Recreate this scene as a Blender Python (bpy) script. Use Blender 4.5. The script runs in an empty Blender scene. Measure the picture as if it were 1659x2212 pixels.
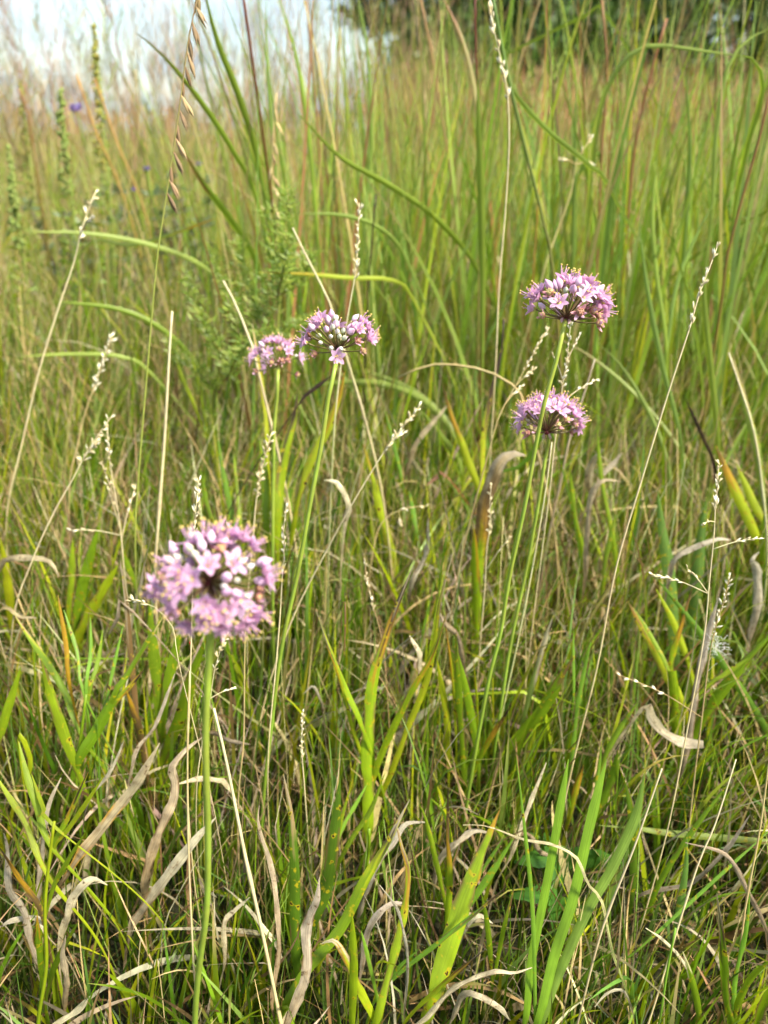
import bpy, math, random
import numpy as np
from mathutils import Vector, Matrix

random.seed(11)
rng = np.random.default_rng(11)
sc = bpy.context.scene
COL = sc.collection

# ------------------------------------------------------------------ camera
H = 0.55
PITCH = math.radians(26.0)
F = 26.0 / 34.6 * 2212.0          # focal length in units of a 1659 x 2212 picture
CX, CY = 829.5, 1106.0
cam_data = bpy.data.cameras.new('camera')
cam = bpy.data.objects.new('camera', cam_data)
COL.objects.link(cam)
cam.location = (0, 0, H)
cam.rotation_euler = (math.pi / 2 - PITCH, 0, 0)
cam_data.sensor_fit = 'VERTICAL'
cam_data.sensor_height = 34.6
cam_data.lens = 26.0
cam_data.clip_start = 0.02
cam_data.clip_end = 2000
cam_data.dof.use_dof = True
cam_data.dof.focus_distance = 0.45
cam_data.dof.aperture_fstop = 6.6
sc.camera = cam

# ------------------------------------------------------------------ sky, sun, exposure
SUN_EL, SUN_AZ = math.radians(50), math.radians(118)    # azimuth from +Y towards +X
world = bpy.data.worlds.new('World')
sc.world = world
world.use_nodes = True
wn, wl = world.node_tree.nodes, world.node_tree.links
wn.clear()
w_out = wn.new('ShaderNodeOutputWorld')
w_bg = wn.new('ShaderNodeBackground')
w_sky = wn.new('ShaderNodeTexSky')
w_sky.sky_type = 'NISHITA'
w_sky.sun_disc = False
w_sky.sun_elevation = SUN_EL
w_sky.sun_rotation = SUN_AZ
w_sky.air_density = 1.2
w_sky.dust_density = 1.5
w_tc = wn.new('ShaderNodeTexCoord')
w_sep = wn.new('ShaderNodeSeparateXYZ')
w_add = wn.new('ShaderNodeMath'); w_add.operation = 'ADD'; w_add.inputs[1].default_value = 0.22
w_abs = wn.new('ShaderNodeMath'); w_abs.operation = 'ABSOLUTE'
w_dx = wn.new('ShaderNodeMath'); w_dx.operation = 'DIVIDE'
w_dy = wn.new('ShaderNodeMath'); w_dy.operation = 'DIVIDE'
w_cmb = wn.new('ShaderNodeCombineXYZ')
w_noise = wn.new('ShaderNodeTexNoise')
w_noise.inputs['Scale'].default_value = 1.7
w_noise.inputs['Detail'].default_value = 4
w_noise.inputs['Roughness'].default_value = 0.55
w_ramp = wn.new('ShaderNodeValToRGB')
w_ramp.color_ramp.elements[0].position = 0.40
w_ramp.color_ramp.elements[0].color = (0.36, 0.36, 0.36, 1)
w_ramp.color_ramp.elements[1].position = 0.62
w_ramp.color_ramp.elements[1].color = (0.95, 0.95, 0.95, 1)
w_mix = wn.new('ShaderNodeMix'); w_mix.data_type = 'RGBA'
w_mix.inputs[7].default_value = (2.05, 2.5, 2.85, 1)       # sunlit thin cloud
wl.new(w_tc.outputs['Generated'], w_sep.inputs[0])
wl.new(w_sep.outputs[2], w_abs.inputs[0])
wl.new(w_abs.outputs[0], w_add.inputs[0])
wl.new(w_sep.outputs[0], w_dx.inputs[0]); wl.new(w_add.outputs[0], w_dx.inputs[1])
wl.new(w_sep.outputs[1], w_dy.inputs[0]); wl.new(w_add.outputs[0], w_dy.inputs[1])
wl.new(w_dx.outputs[0], w_cmb.inputs[0]); wl.new(w_dy.outputs[0], w_cmb.inputs[1])
wl.new(w_cmb.outputs[0], w_noise.inputs['Vector'])
wl.new(w_noise.outputs['Fac'], w_ramp.inputs[0])
wl.new(w_ramp.outputs[0], w_mix.inputs[0])
wl.new(w_sky.outputs[0], w_mix.inputs[6])
wl.new(w_mix.outputs[2], w_bg.inputs[0])
wl.new(w_bg.outputs[0], w_out.inputs[0])
w_bg.inputs[1].default_value = 0.11

sun_data = bpy.data.lights.new('sun', 'SUN')
sun = bpy.data.objects.new('sun', sun_data)
COL.objects.link(sun)
sun_data.energy = 3.3
sun_data.angle = math.radians(9.0)
sun_data.color = (1.0, 0.93, 0.80)
sd = Vector((math.sin(SUN_AZ) * math.cos(SUN_EL), math.cos(SUN_AZ) * math.cos(SUN_EL), math.sin(SUN_EL)))
sun.rotation_euler = sd.to_track_quat('Z', 'Y').to_euler()

sc.view_settings.view_transform = 'Standard'
sc.view_settings.look = 'None'
sc.view_settings.exposure = 1.76
sc.view_settings.gamma = 1.0
sc.render.engine = 'CYCLES'
sc.cycles.max_bounces = 6
sc.cycles.diffuse_bounces = 4
sc.cycles.glossy_bounces = 1
sc.cycles.transmission_bounces = 3
sc.cycles.debug_use_spatial_splits = True
sc.cycles.use_adaptive_sampling = True
sc.cycles.adaptive_threshold = 0.03
sc.cycles.transparent_max_bounces = 4
sc.cycles.use_denoising = True
sc.cycles.caustics_reflective = False
sc.cycles.caustics_refractive = False

# ------------------------------------------------------------------ helpers
CT, ST = math.cos(PITCH), math.sin(PITCH)
CAMP = Vector((0, 0, H))

def ray(x, y):
    rx, ry = (x - CX) / F, -(y - CY) / F
    return Vector((rx, CT + ry * ST, -ST + ry * CT))
def at_d(x, y, d):
    return CAMP + ray(x, y) * d
def at_y(x, y, Y):
    r = ray(x, y)
    return CAMP + r * (Y / r.y)
def ground_y(y):
    r = ray(CX, y)
    return H / (-r.z) * r.y if r.z < -1e-4 else 99.0
def project(P):
    """numpy (...,3) -> x, y, depth in the 1659 x 2212 picture"""
    X, Y, Z = P[..., 0], P[..., 1], P[..., 2] - H
    d = Y * CT - Z * ST
    u = Y * ST + Z * CT
    d = np.maximum(d, 1e-3)
    return CX + F * X / d, CY - F * u / d, d
def s2l(c):
    return tuple(((v / 255.0) / 12.92 if v <= 10.3 else ((v / 255.0 + 0.055) / 1.055) ** 2.4) for v in c)
def mixc(a, b, t):
    return tuple(a[i] * (1 - t) + b[i] * t for i in range(3))
def jit(c, a=0.12):
    k = 1 + random.uniform(-a, a)
    return tuple(max(0.0, v * k * (1 + random.uniform(-a, a) * 0.5)) for v in c)

def tag(o, label=None, cat=None, group=None, kind=None):
    if label: o['label'] = label
    if cat: o['category'] = cat
    if group: o['group'] = group
    if kind: o['kind'] = kind
    return o
def empty(name, loc, label=None, cat=None, group=None):
    o = bpy.data.objects.new(name, None)
    o.empty_display_size = 0.02
    o.location = loc
    COL.objects.link(o)
    return tag(o, label, cat, group)

class MB:
    """collects vertices, faces, colours and uvs; build() links them as one mesh object"""
    def __init__(s):
        s.v, s.f, s.c, s.u = [], [], [], []
    def mesh(s, name, mat, origin=(0, 0, 0), smooth=True):
        me = bpy.data.meshes.new(name)
        o = Vector(origin)
        me.from_pydata([tuple(Vector(p) - o) for p in s.v], [], s.f)
        ca = me.color_attributes.new('Col', 'FLOAT_COLOR', 'POINT')
        ca.data.foreach_set('color', [k for c in s.c for k in (c[0], c[1], c[2], 1.0)])
        uv = me.uv_layers.new(name='UVMap')
        li = np.zeros(len(me.loops), dtype=np.int32)
        me.loops.foreach_get('vertex_index', li)
        ua = np.array(s.u, dtype=np.float32)[li]
        uv.data.foreach_set('uv', ua.ravel())
        if smooth:
            me.polygons.foreach_set('use_smooth', [True] * len(me.polygons))
        me.materials.append(mat)
        return me
    def build(s, name, mat, parent=None, origin=None, smooth=True):
        if origin is None:
            origin = parent.location if parent is not None else (0, 0, 0)
        me = s.mesh(name, mat, origin, smooth)
        ob = bpy.data.objects.new(name, me)
        COL.objects.link(ob)
        if parent is not None:
            ob.parent = parent
        else:
            ob.location = origin
        return ob

def catmull(pts, n):
    """resample a polyline of vectors as a smooth curve with n points"""
    P = [Vector(p) for p in pts]
    if len(P) == 2:
        return [P[0].lerp(P[1], i / (n - 1)) for i in range(n)]
    P = [P[0] * 2 - P[1]] + P + [P[-1] * 2 - P[-2]]
    segs = len(P) - 3
    ln = [max(1e-6, (P[i + 2] - P[i + 1]).length) for i in range(segs)]
    tot = sum(ln)
    out = []
    for k in range(n):
        s = tot * k / (n - 1)
        i = 0
        while i < segs - 1 and s > ln[i]:
            s -= ln[i]; i += 1
        t = min(1.0, s / ln[i])
        a, b, c, d = P[i], P[i + 1], P[i + 2], P[i + 3]
        out.append(0.5 * ((2 * b) + (c - a) * t + (2 * a - 5 * b + 4 * c - d) * t * t + (3 * b - a - 3 * c + d) * t ** 3))
    return out

def tangents(P):
    T = []
    for i in range(len(P)):
        t = P[min(i + 1, len(P) - 1)] - P[max(i - 1, 0)]
        T.append(t.normalized() if t.length > 1e-9 else Vector((0, 0, 1)))
    return T

def tube(mb, P, R, C, sides=6, cap=True):
    """tube along points P; R, C are per-point lists (or single values)"""
    n = len(P)
    R = R if isinstance(R, (list, tuple)) else [R] * n
    C = C if isinstance(C, list) else [C] * n
    T = tangents(P)
    ref = Vector((0.31, 0.2, 0.93))
    if abs(T[0].dot(ref)) > 0.9: ref = Vector((1, 0, 0))
    A = T[0].cross(ref).normalized()
    b0 = len(mb.v)
    for i in range(n):
        A = (A - T[i] * A.dot(T[i]))
        A = A.normalized() if A.length > 1e-6 else T[i].orthogonal().normalized()
        B = T[i].cross(A)
        for k in range(sides):
            a = 2 * math.pi * k / sides
            mb.v.append(P[i] + (A * math.cos(a) + B * math.sin(a)) * R[i])
            mb.c.append(C[i]); mb.u.append((k / sides, i / max(1, n - 1)))
    for i in range(n - 1):
        for k in range(sides):
            k2 = (k + 1) % sides
            mb.f.append((b0 + i * sides + k, b0 + i * sides + k2, b0 + (i + 1) * sides + k2, b0 + (i + 1) * sides + k))
    if cap:
        mb.f.append(tuple(b0 + k for k in reversed(range(sides))))
        mb.f.append(tuple(b0 + (n - 1) * sides + k for k in range(sides)))

def ribbon(mb, P, W, C, roll=0.0, twist=0.0, fold=0.25, across=4, bites=0.0, edge_col=None, crinkle=0.0):
    """leaf blade along P (tip to base): W width per point, C colour per point; roll and twist in radians"""
    n = len(P)
    T = tangents(P)
    b0 = len(mb.v)
    sh = [random.gauss(0, n * 0.055) for _ in range(across + 1)]
    bl = [0.0] * n; br = [0.0] * n
    if bites > 0:
        for _ in range(int(bites * 8) + random.randint(0, 3)):
            c = random.uniform(0.12, 0.85) * n; a = random.uniform(0.1, 0.4); wd = random.uniform(0.6, 1.6)
            arr = bl if random.random() < 0.5 else br
            for i in range(n):
                arr[i] = max(arr[i], a * math.exp(-((i - c) / wd) ** 2))
    for i in range(n):
        view = (P[i] - CAMP).normalized()
        S = T[i].cross(view)
        S = S.normalized() if S.length > 1e-6 else Vector((1, 0, 0))
        N = S.cross(T[i])
        a = roll + twist * i / max(1, n - 1)
        S2 = S * math.cos(a) + N * math.sin(a)
        N2 = N * math.cos(a) - S * math.sin(a)
        for k in range(across + 1):
            q = -1 + 2 * k / across
            hw = W[i] * 0.5 * (1 - (bl[i] if q < 0 else br[i]))
            p = P[i] + S2 * (q * hw) + N2 * (abs(q) * abs(q) * fold * W[i] * 0.5)
            if crinkle: p = p + N2 * random.gauss(0, crinkle * W[i]) + S2 * (random.gauss(0, crinkle * 0.5 * W[i]) if abs(q) > 0.9 else 0)
            mb.v.append(p)
            c = C[max(0, min(n - 1, int(round(i + sh[k] + random.uniform(-0.6, 0.6)))))]
            if edge_col is not None and abs(q) > 0.9 and (bl[i] + br[i] > 0.08):
                c = edge_col
            mb.c.append(c)
            mb.u.append((k / across, i / max(1, n - 1)))
    for i in range(n - 1):
        for k in range(across):
            a = b0 + i * (across + 1) + k
            mb.f.append((a, a + 1, a + across + 2, a + across + 1))

def ellipsoid(mb, c, axis, L, R, col0, col1, rings=6, sides=8, power=1.0, ridges=0.0, nr=3, point=0.0):
    axis = axis.normalized(); A = axis.orthogonal().normalized(); B = axis.cross(A)
    b0 = len(mb.v)
    for i in range(rings + 1):
        t = i / rings
        r = math.sin(math.pi * min(max(t, 0.02), 0.98)) ** power
        if point > 0 and t > 0.5: r *= 1 - point * ((t - 0.5) * 2) ** 1.5
        for k in range(sides):
            a = 2 * math.pi * k / sides
            rr = R * r * (1 + ridges * math.cos(nr * a))
            mb.v.append(c + axis * (L * (t - 0.5)) + (A * math.cos(a) + B * math.sin(a)) * rr)
            mb.c.append(mixc(col0, col1, t)); mb.u.append((k / sides, t))
    for i in range(rings):
        for k in range(sides):
            k2 = (k + 1) % sides
            mb.f.append((b0 + i * sides + k, b0 + i * sides + k2, b0 + (i + 1) * sides + k2, b0 + (i + 1) * sides + k))
    mb.f.append(tuple(b0 + k for k in reversed(range(sides))))
    mb.f.append(tuple(b0 + rings * sides + k for k in range(sides)))

# ------------------------------------------------------------------ materials
def new_mat(name):
    m = bpy.data.materials.new(name); m.use_nodes = True
    n, l = m.node_tree.nodes, m.node_tree.links
    n.clear()
    return m, n, l
def plant_mat(name, trans=0.35, rough=0.5, spec=0.35, vein=0.0, vein_scale=26, spots=0.0, noise=0.12, noise_scale=60, bump=0.0, tmul=(1.2, 1.2, 0.55), spot1=(176, 160, 30), spot2=(62, 42, 20), spot_scale=190):
    """vertex colour x fine variation, part of the light passing through"""
    m, n, l = new_mat(name)
    out = n.new('ShaderNodeOutputMaterial')
    at = n.new('ShaderNodeAttribute'); at.attribute_name = 'Col'
    geo = n.new('ShaderNodeNewGeometry')
    nz = n.new('ShaderNodeTexNoise'); nz.inputs['Scale'].default_value = noise_scale; nz.inputs['Detail'].default_value = 3
    l.new(geo.outputs['Position'], nz.inputs['Vector'])
    mr = n.new('ShaderNodeMapRange')
    mr.inputs[1].default_value = 0.3; mr.inputs[2].default_value = 0.7
    mr.inputs[3].default_value = 1 - noise; mr.inputs[4].default_value = 1 + noise
    l.new(nz.outputs['Fac'], mr.inputs[0])
    vm = n.new('ShaderNodeVectorMath'); vm.operation = 'SCALE'
    l.new(at.outputs['Color'], vm.inputs[0]); l.new(mr.outputs[0], vm.inputs['Scale'])
    colour = vm.outputs[0]
    height = None
    if vein > 0:
        uv = n.new('ShaderNodeUVMap')
        mp = n.new('ShaderNodeMapping'); mp.inputs['Scale'].default_value = (vein_scale, 1.6, 1)
        l.new(uv.outputs[0], mp.inputs[0])
        nv = n.new('ShaderNodeTexNoise'); nv.inputs['Scale'].default_value = 1.0; nv.inputs['Detail'].default_value = 2
        l.new(mp.outputs[0], nv.inputs['Vector'])
        mv = n.new('ShaderNodeMapRange')
        mv.inputs[1].default_value = 0.3; mv.inputs[2].default_value = 0.7
        mv.inputs[3].default_value = 1 - vein; mv.inputs[4].default_value = 1 + vein
        l.new(nv.outputs['Fac'], mv.inputs[0])
        v2 = n.new('ShaderNodeVectorMath'); v2.operation = 'SCALE'
        l.new(colour, v2.inputs[0]); l.new(mv.outputs[0], v2.inputs['Scale'])
        colour = v2.outputs[0]; height = nv.outputs['Fac']
    if spots > 0:
        ns = n.new('ShaderNodeTexNoise'); ns.inputs['Scale'].default_value = spot_scale; ns.inputs['Detail'].default_value = 2.5
        l.new(geo.outputs['Position'], ns.inputs['Vector'])
        m1 = n.new('ShaderNodeMapRange'); m1.inputs[1].default_value = 0.60; m1.inputs[2].default_value = 0.67; m1.inputs[4].default_value = spots
        l.new(ns.outputs['Fac'], m1.inputs[0])
        mx = n.new('ShaderNodeMix'); mx.data_type = 'RGBA'
        mx.inputs[7].default_value = (*s2l(spot1), 1)
        l.new(m1.outputs[0], mx.inputs[0]); l.new(colour, mx.inputs[6])
        m2 = n.new('ShaderNodeMapRange'); m2.inputs[1].default_value = 0.685; m2.inputs[2].default_value = 0.71; m2.inputs[4].default_value = min(1.0, spots * 1.4)
        l.new(ns.outputs['Fac'], m2.inputs[0])
        mx2 = n.new('ShaderNodeMix'); mx2.data_type = 'RGBA'
        mx2.inputs[7].default_value = (*s2l(spot2), 1)
        l.new(m2.outputs[0], mx2.inputs[0]); l.new(mx.outputs[2], mx2.inputs[6])
        colour = mx2.outputs[2]
    bs = n.new('ShaderNodeBsdfPrincipled')
    bs.inputs['Roughness'].default_value = rough
    bs.inputs['Specular IOR Level'].default_value = spec
    l.new(colour, bs.inputs['Base Color'])
    if bump > 0 and height is not None:
        bp = n.new('ShaderNodeBump'); bp.inputs['Strength'].default_value = bump; bp.inputs['Distance'].default_value = 0.0006
        l.new(height, bp.inputs['Height']); l.new(bp.outputs[0], bs.inputs['Normal'])
    if trans > 0:
        tr = n.new('ShaderNodeBsdfTranslucent')
        tm = n.new('ShaderNodeVectorMath'); tm.operation = 'MULTIPLY'
        tm.inputs[1].default_value = tmul
        l.new(colour, tm.inputs[0]); l.new(tm.outputs[0], tr.inputs[0])
        mix = n.new('ShaderNodeMixShader'); mix.inputs[0].default_value = trans
        l.new(bs.outputs[0], mix.inputs[1]); l.new(tr.outputs[0], mix.inputs[2])
        l.new(mix.outputs[0], out.inputs[0])
    else:
        l.new(bs.outputs[0], out.inputs[0])
    return m

M_GRASS = plant_mat('grass', trans=0.40, rough=0.45, spec=0.4, noise=0.18, noise_scale=40)
M_LEAF = plant_mat('leaf_blade', trans=0.38, rough=0.42, spec=0.4, vein=0.16, spots=0.9, noise=0.12, bump=0.35)
M_TALL = plant_mat('tall_blade', trans=0.38, rough=0.45, spec=0.4, vein=0.16, noise=0.12, noise_scale=25)
M_BLADE = plant_mat('clean_blade', trans=0.38, rough=0.5, spec=0.3, vein=0.22, vein_scale=16, noise=0.14, noise_scale=50, bump=0.5)
M_DRY = plant_mat('dry_leaf', trans=0.28, rough=0.7, spec=0.2, vein=0.34, vein_scale=22, noise=0.34, noise_scale=120, bump=0.8, tmul=(1, 0.95, 0.85), spots=0.55, spot1=(132, 108, 76), spot2=(70, 54, 38), spot_scale=260)
M_STRAW = plant_mat('straw', trans=0.15, rough=0.55, spec=0.3, noise=0.15, noise_scale=200, tmul=(1, 0.95, 0.8))
M_STEM = plant_mat('green_stem', trans=0.12, rough=0.4, spec=0.4, noise=0.1, noise_scale=150)
M_PETAL = plant_mat('petal', trans=0.42, rough=0.55, spec=0.2, vein=0.07, vein_scale=8, noise=0.05, noise_scale=300, tmul=(1.05, 0.95, 1.05))
M_BUD = plant_mat('bud', trans=0.22, rough=0.5, spec=0.3, noise=0.06, noise_scale=400, tmul=(1, 1, 1))
M_CROWN = plant_mat('tree_leaf', trans=0.3, rough=0.5, spec=0.3, noise=0.3, noise_scale=1.2)
M_BARK = plant_mat('bark', trans=0.0, rough=0.9, spec=0.1, noise=0.4, noise_scale=8)

def soil_mat():
    m, n, l = new_mat('soil')
    out = n.new('ShaderNodeOutputMaterial'); bs = n.new('ShaderNodeBsdfPrincipled')
    geo = n.new('ShaderNodeNewGeometry')
    a = n.new('ShaderNodeTexNoise'); a.inputs['Scale'].default_value = 35; a.inputs['Detail'].default_value = 8
    l.new(geo.outputs['Position'], a.inputs['Vector'])
    r = n.new('ShaderNodeValToRGB')
    r.color_ramp.elements[0].position = 0.3; r.color_ramp.elements[0].color = (0.012, 0.010, 0.006, 1)
    r.color_ramp.elements[1].position = 0.72; r.color_ramp.elements[1].color = (0.05, 0.042, 0.02, 1)
    l.new(a.outputs['Fac'], r.inputs[0])
    b = n.new('ShaderNodeTexNoise'); b.inputs['Scale'].default_value = 0.25; b.inputs['Detail'].default_value = 5
    l.new(geo.outputs['Position'], b.inputs['Vector'])
    mx = n.new('ShaderNodeMix'); mx.data_type = 'RGBA'
    mx.inputs[7].default_value = (0.07, 0.085, 0.022, 1)
    mr = n.new('ShaderNodeMapRange'); mr.inputs[1].default_value = 0.35; mr.inputs[2].default_value = 0.65; mr.inputs[4].default_value = 0.8
    l.new(b.outputs['Fac'], mr.inputs[0]); l.new(mr.outputs[0], mx.inputs[0]); l.new(r.outputs[0], mx.inputs[6])
    l.new(mx.outputs[2], bs.inputs['Base Color']); bs.inputs['Roughness'].default_value = 0.95
    bp = n.new('ShaderNodeBump'); bp.inputs['Strength'].default_value = 0.8; bp.inputs['Distance'].default_value = 0.01
    l.new(a.outputs['Fac'], bp.inputs['Height']); l.new(bp.outputs[0], bs.inputs['Normal'])
    l.new(bs.outputs[0], out.inputs[0])
    return m
M_SOIL = soil_mat()

# palette (linear reflectance from sRGB picks, kept at real leaf values)
G_MID, G_DEEP, G_YEL, G_PALE, G_BLUE = s2l((108, 134, 22)), s2l((78, 108, 22)), s2l((146, 156, 22)), s2l((136, 154, 70)), s2l((104, 136, 58))
STRAW, TAN, GREY, BROWN, RUSSET, DARKTIP, ORANGE = s2l((186, 166, 112)), s2l((158, 134, 92)), s2l((162, 148, 122)), s2l((112, 88, 54)), s2l((150, 98, 66)), s2l((58, 46, 34)), s2l((176, 134, 36))
PALE = s2l((206, 192, 152))

# ------------------------------------------------------------------ ground
def make_ground():
    ys = [-3, -1.5, -0.6, 0, 0.3, 0.6, 1, 1.5, 2.2, 3.2, 5, 8, 12, 18, 28, 45, 80, 150, 300, 700, 1500]
    xs = [-1500, -600, -250, -110, -60, -35, -20, -12, -7, -4, -2, -1, -0.5, 0, 0.5, 1, 2, 4, 7, 12, 20, 35, 60, 110, 250, 600, 1500]
    mb = MB()
    for y in ys:
        for x in xs:
            near = min(1.0, max(0.0, (y - 12) / 60))
            z = near * (0.5 * math.sin(x * 0.021 + 1) + 0.4 * math.sin(y * 0.03))
            mb.v.append(Vector((x, y, z))); mb.c.append((1, 1, 1)); mb.u.append((0, 0))
    w = len(xs)
    for j in range(len(ys) - 1):
        for i in range(w - 1):
            mb.f.append((j * w + i, j * w + i + 1, (j + 1) * w + i + 1, (j + 1) * w + i))
    o = mb.build('ground', M_SOIL)
    tag(o, kind='structure')
make_ground()

def depth_of(p):
    return max(0.05, p.y * CT - (p.z - H) * ST)
# flower heads: x, y of the umbel's hub in the picture, depth, half width and half height kept clear in front
HEADS = [
    (455, 1262, 0.294, 150, 135),
    (728, 757, 0.483, 100, 80),
    (602, 790, 0.66, 72, 55),
    (1222, 682, 0.455, 105, 100),
    (1184, 931, 0.528, 90, 80),
]

def quad_mass(name, verts, quads, cols, mat):
    """one mesh from numpy arrays: verts (N,3), quads (M,4), cols (N,3)"""
    me = bpy.data.meshes.new(name)
    N, Mq = len(verts), len(quads)
    me.vertices.add(N); me.vertices.foreach_set('co', verts.astype(np.float32).ravel())
    me.loops.add(Mq * 4); me.loops.foreach_set('vertex_index', quads.astype(np.int32).ravel())
    me.polygons.add(Mq)
    me.polygons.foreach_set('loop_start', np.arange(0, Mq * 4, 4, dtype=np.int32))
    me.polygons.foreach_set('use_smooth', np.ones(Mq, dtype=bool))
    me.update(calc_edges=True)
    ca = me.color_attributes.new('Col', 'FLOAT_COLOR', 'POINT')
    rgba = np.ones((N, 4), dtype=np.float32); rgba[:, :3] = cols
    ca.data.foreach_set('color', rgba.ravel())
    me.materials.append(mat)
    ob = bpy.data.objects.new(name, me)
    COL.objects.link(ob)
    return ob

def blade_arrays(base, length, az, th0, th1, width, c0, c1, tip, K=6, power=1.4, drift=None, roll=None, twist=None, kink=None, shape='leaf'):
    n = len(length)
    t = np.linspace(0, 1, K + 1)
    th = th0[:, None] + (th1 - th0)[:, None] * t[None, :] ** power
    if kink is not None:
        pos, amt = kink
        th = th + amt[:, None] * (t[None, :] > pos[:, None])
    a = az[:, None] + (0 if drift is None else drift[:, None] * t[None, :])
    dirs = np.stack([np.sin(th) * np.cos(a), np.sin(th) * np.sin(a), np.cos(th)], -1)
    mid = 0.5 * (dirs[:, 1:] + dirs[:, :-1])
    P = np.zeros((n, K + 1, 3))
    P[:, 0] = base
    P[:, 1:] = base[:, None, :] + np.cumsum(mid * (length / K)[:, None, None], axis=1)
    P[..., 2] = np.maximum(P[..., 2], 0.004)
    perp = np.stack([-np.sin(a), np.cos(a), np.zeros_like(a)], -1)
    perp = np.broadcast_to(perp, P.shape)
    nrm = np.cross(dirs, perp)
    r = (0 if roll is None else roll[:, None]) + (0 if twist is None else twist[:, None] * t[None, :])
    r = np.broadcast_to(r, (n, K + 1))
    side = np.cos(r)[..., None] * perp + np.sin(r)[..., None] * nrm
    if shape == 'leaf':
        prof = np.minimum(1.0, 0.55 + 1.8 * t) * np.clip(1 - t, 0, 1) ** 0.65
        prof[-1] = 0.03
    else:
        prof = 1.0 - 0.55 * t
    W = width[:, None] * prof[None, :] * 0.5
    V = np.stack([P - side * W[..., None], P + side * W[..., None]], 2)      # n, K+1, 2, 3
    s = np.clip((t[None, :] - tip[:, None]) / 0.18, 0, 1)
    C = c0[:, None, :] * (1 - s[..., None]) + c1[:, None, :] * s[..., None]
    C = np.repeat(C[:, :, None, :], 2, axis=2)
    return V, C

def pack(parts):
    vs, qs, cs, off = [], [], [], 0
    for V, C in parts:
        n, k1 = V.shape[0], V.shape[1]
        idx = np.arange(n * k1 * 2).reshape(n, k1, 2) + off
        q = np.stack([idx[:, :-1, 0], idx[:, :-1, 1], idx[:, 1:, 1], idx[:, 1:, 0]], -1)
        vs.append(V.reshape(-1, 3)); cs.append(C.reshape(-1, 3)); qs.append(q.reshape(-1, 4))
        off += n * k1 * 2
    return np.concatenate(vs), np.concatenate(qs), np.concatenate(cs)

# plants in plain view: few of the meadow's filler blades grow right in front of them
VIEW = np.zeros((738, 553))
def in_view(Q, W):
    for i in range(len(Q) - 1):
        for s in range(6):
            p = Q[i].lerp(Q[i + 1], s / 6)
            d = depth_of(p)
            x = (CX + F * p.x / d) / 3; y = (CY - F * (p.y * ST + (p.z - H) * CT) / d) / 3
            r = max(1.2, 0.42 * (W[i] if isinstance(W, (list, tuple)) else W) * F / d / 3)
            x0, x1, y0, y1 = int(x - r), int(x + r) + 1, int(y - r), int(y + r) + 1
            if x1 <= 0 or y1 <= 0 or x0 >= 553 or y0 >= 738: continue
            v = VIEW[max(0, y0):y1, max(0, x0):x1]
            np.maximum(v, d, out=v)
def clear_heads(V, C, extra=()):
    """drop blades that would stand in front of a flower head"""
    x, y, d = project(V)
    bad = np.zeros(V.shape[0], bool)
    for hx, hy, hd, rx, ry in list(HEADS) + list(extra):
        m = (((x - hx) / rx) ** 2 + ((y - hy) / ry) ** 2 < 1) & (d < hd + 0.03) & (V[..., 1] > 0.0)
        bad |= m.any(axis=(1, 2))
    keep = rng.random(V.shape[0]) < 0.10
    xm = np.concatenate([x, 0.5 * (x[:, 1:] + x[:, :-1])], 1) / 3; ym = np.concatenate([y, 0.5 * (y[:, 1:] + y[:, :-1])], 1) / 3
    dm = np.concatenate([d, 0.5 * (d[:, 1:] + d[:, :-1])], 1)
    ok = (xm >= 0) & (xm < 553) & (ym >= 0) & (ym < 738)
    vd = np.where(ok, VIEW[np.clip(ym, 0, 737).astype(int), np.clip(xm, 0, 552).astype(int)], 0)
    bad |= (dm < vd - 0.004).any(axis=(1, 2)) & ~keep
    near = (d < 0.30) & (np.abs(x - CX) < 1000) & (y < 2300)
    bad |= near.any(axis=(1, 2))
    return V[~bad], C[~bad]

def pick(n, cols, p):
    c = np.array(cols)[rng.choice(len(cols), n, p=np.array(p) / sum(p))]
    k = rng.normal(1, 0.16, (n, 1)).clip(0.55, 1.5)
    h = rng.normal(1, 0.07, (n, 3)).clip(0.7, 1.3)
    return c * k * h

def scatter(n, y0, y1, clump=None, spread=0.04, bias=1.0, xpad=0.25):
    """ground points in the wedge the camera looks at, wider than the view"""
    u = rng.random(n)
    Y = y0 + (y1 - y0) * u ** bias
    X = (rng.random(n) * 2 - 1) * (Y * 0.66 + xpad)
    if clump:
        m = max(1, n // clump)
        ci = rng.integers(0, m, n)
        X = X[:m][ci] + rng.normal(0, spread, n); Y = Y[:m][ci] + rng.normal(0, spread, n)
    return np.stack([X, Y, np.zeros(n)], -1)

def canopy(Y):
    return np.interp(Y, [0.1, 0.25, 0.35, 0.5, 0.8, 1.2, 2, 4, 10, 40], [0.05, 0.07, 0.10, 0.14, 0.195, 0.27, 0.40, 0.55, 0.7, 0.8])

U = lambda n, a, b: rng.uniform(a, b, n)

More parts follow.
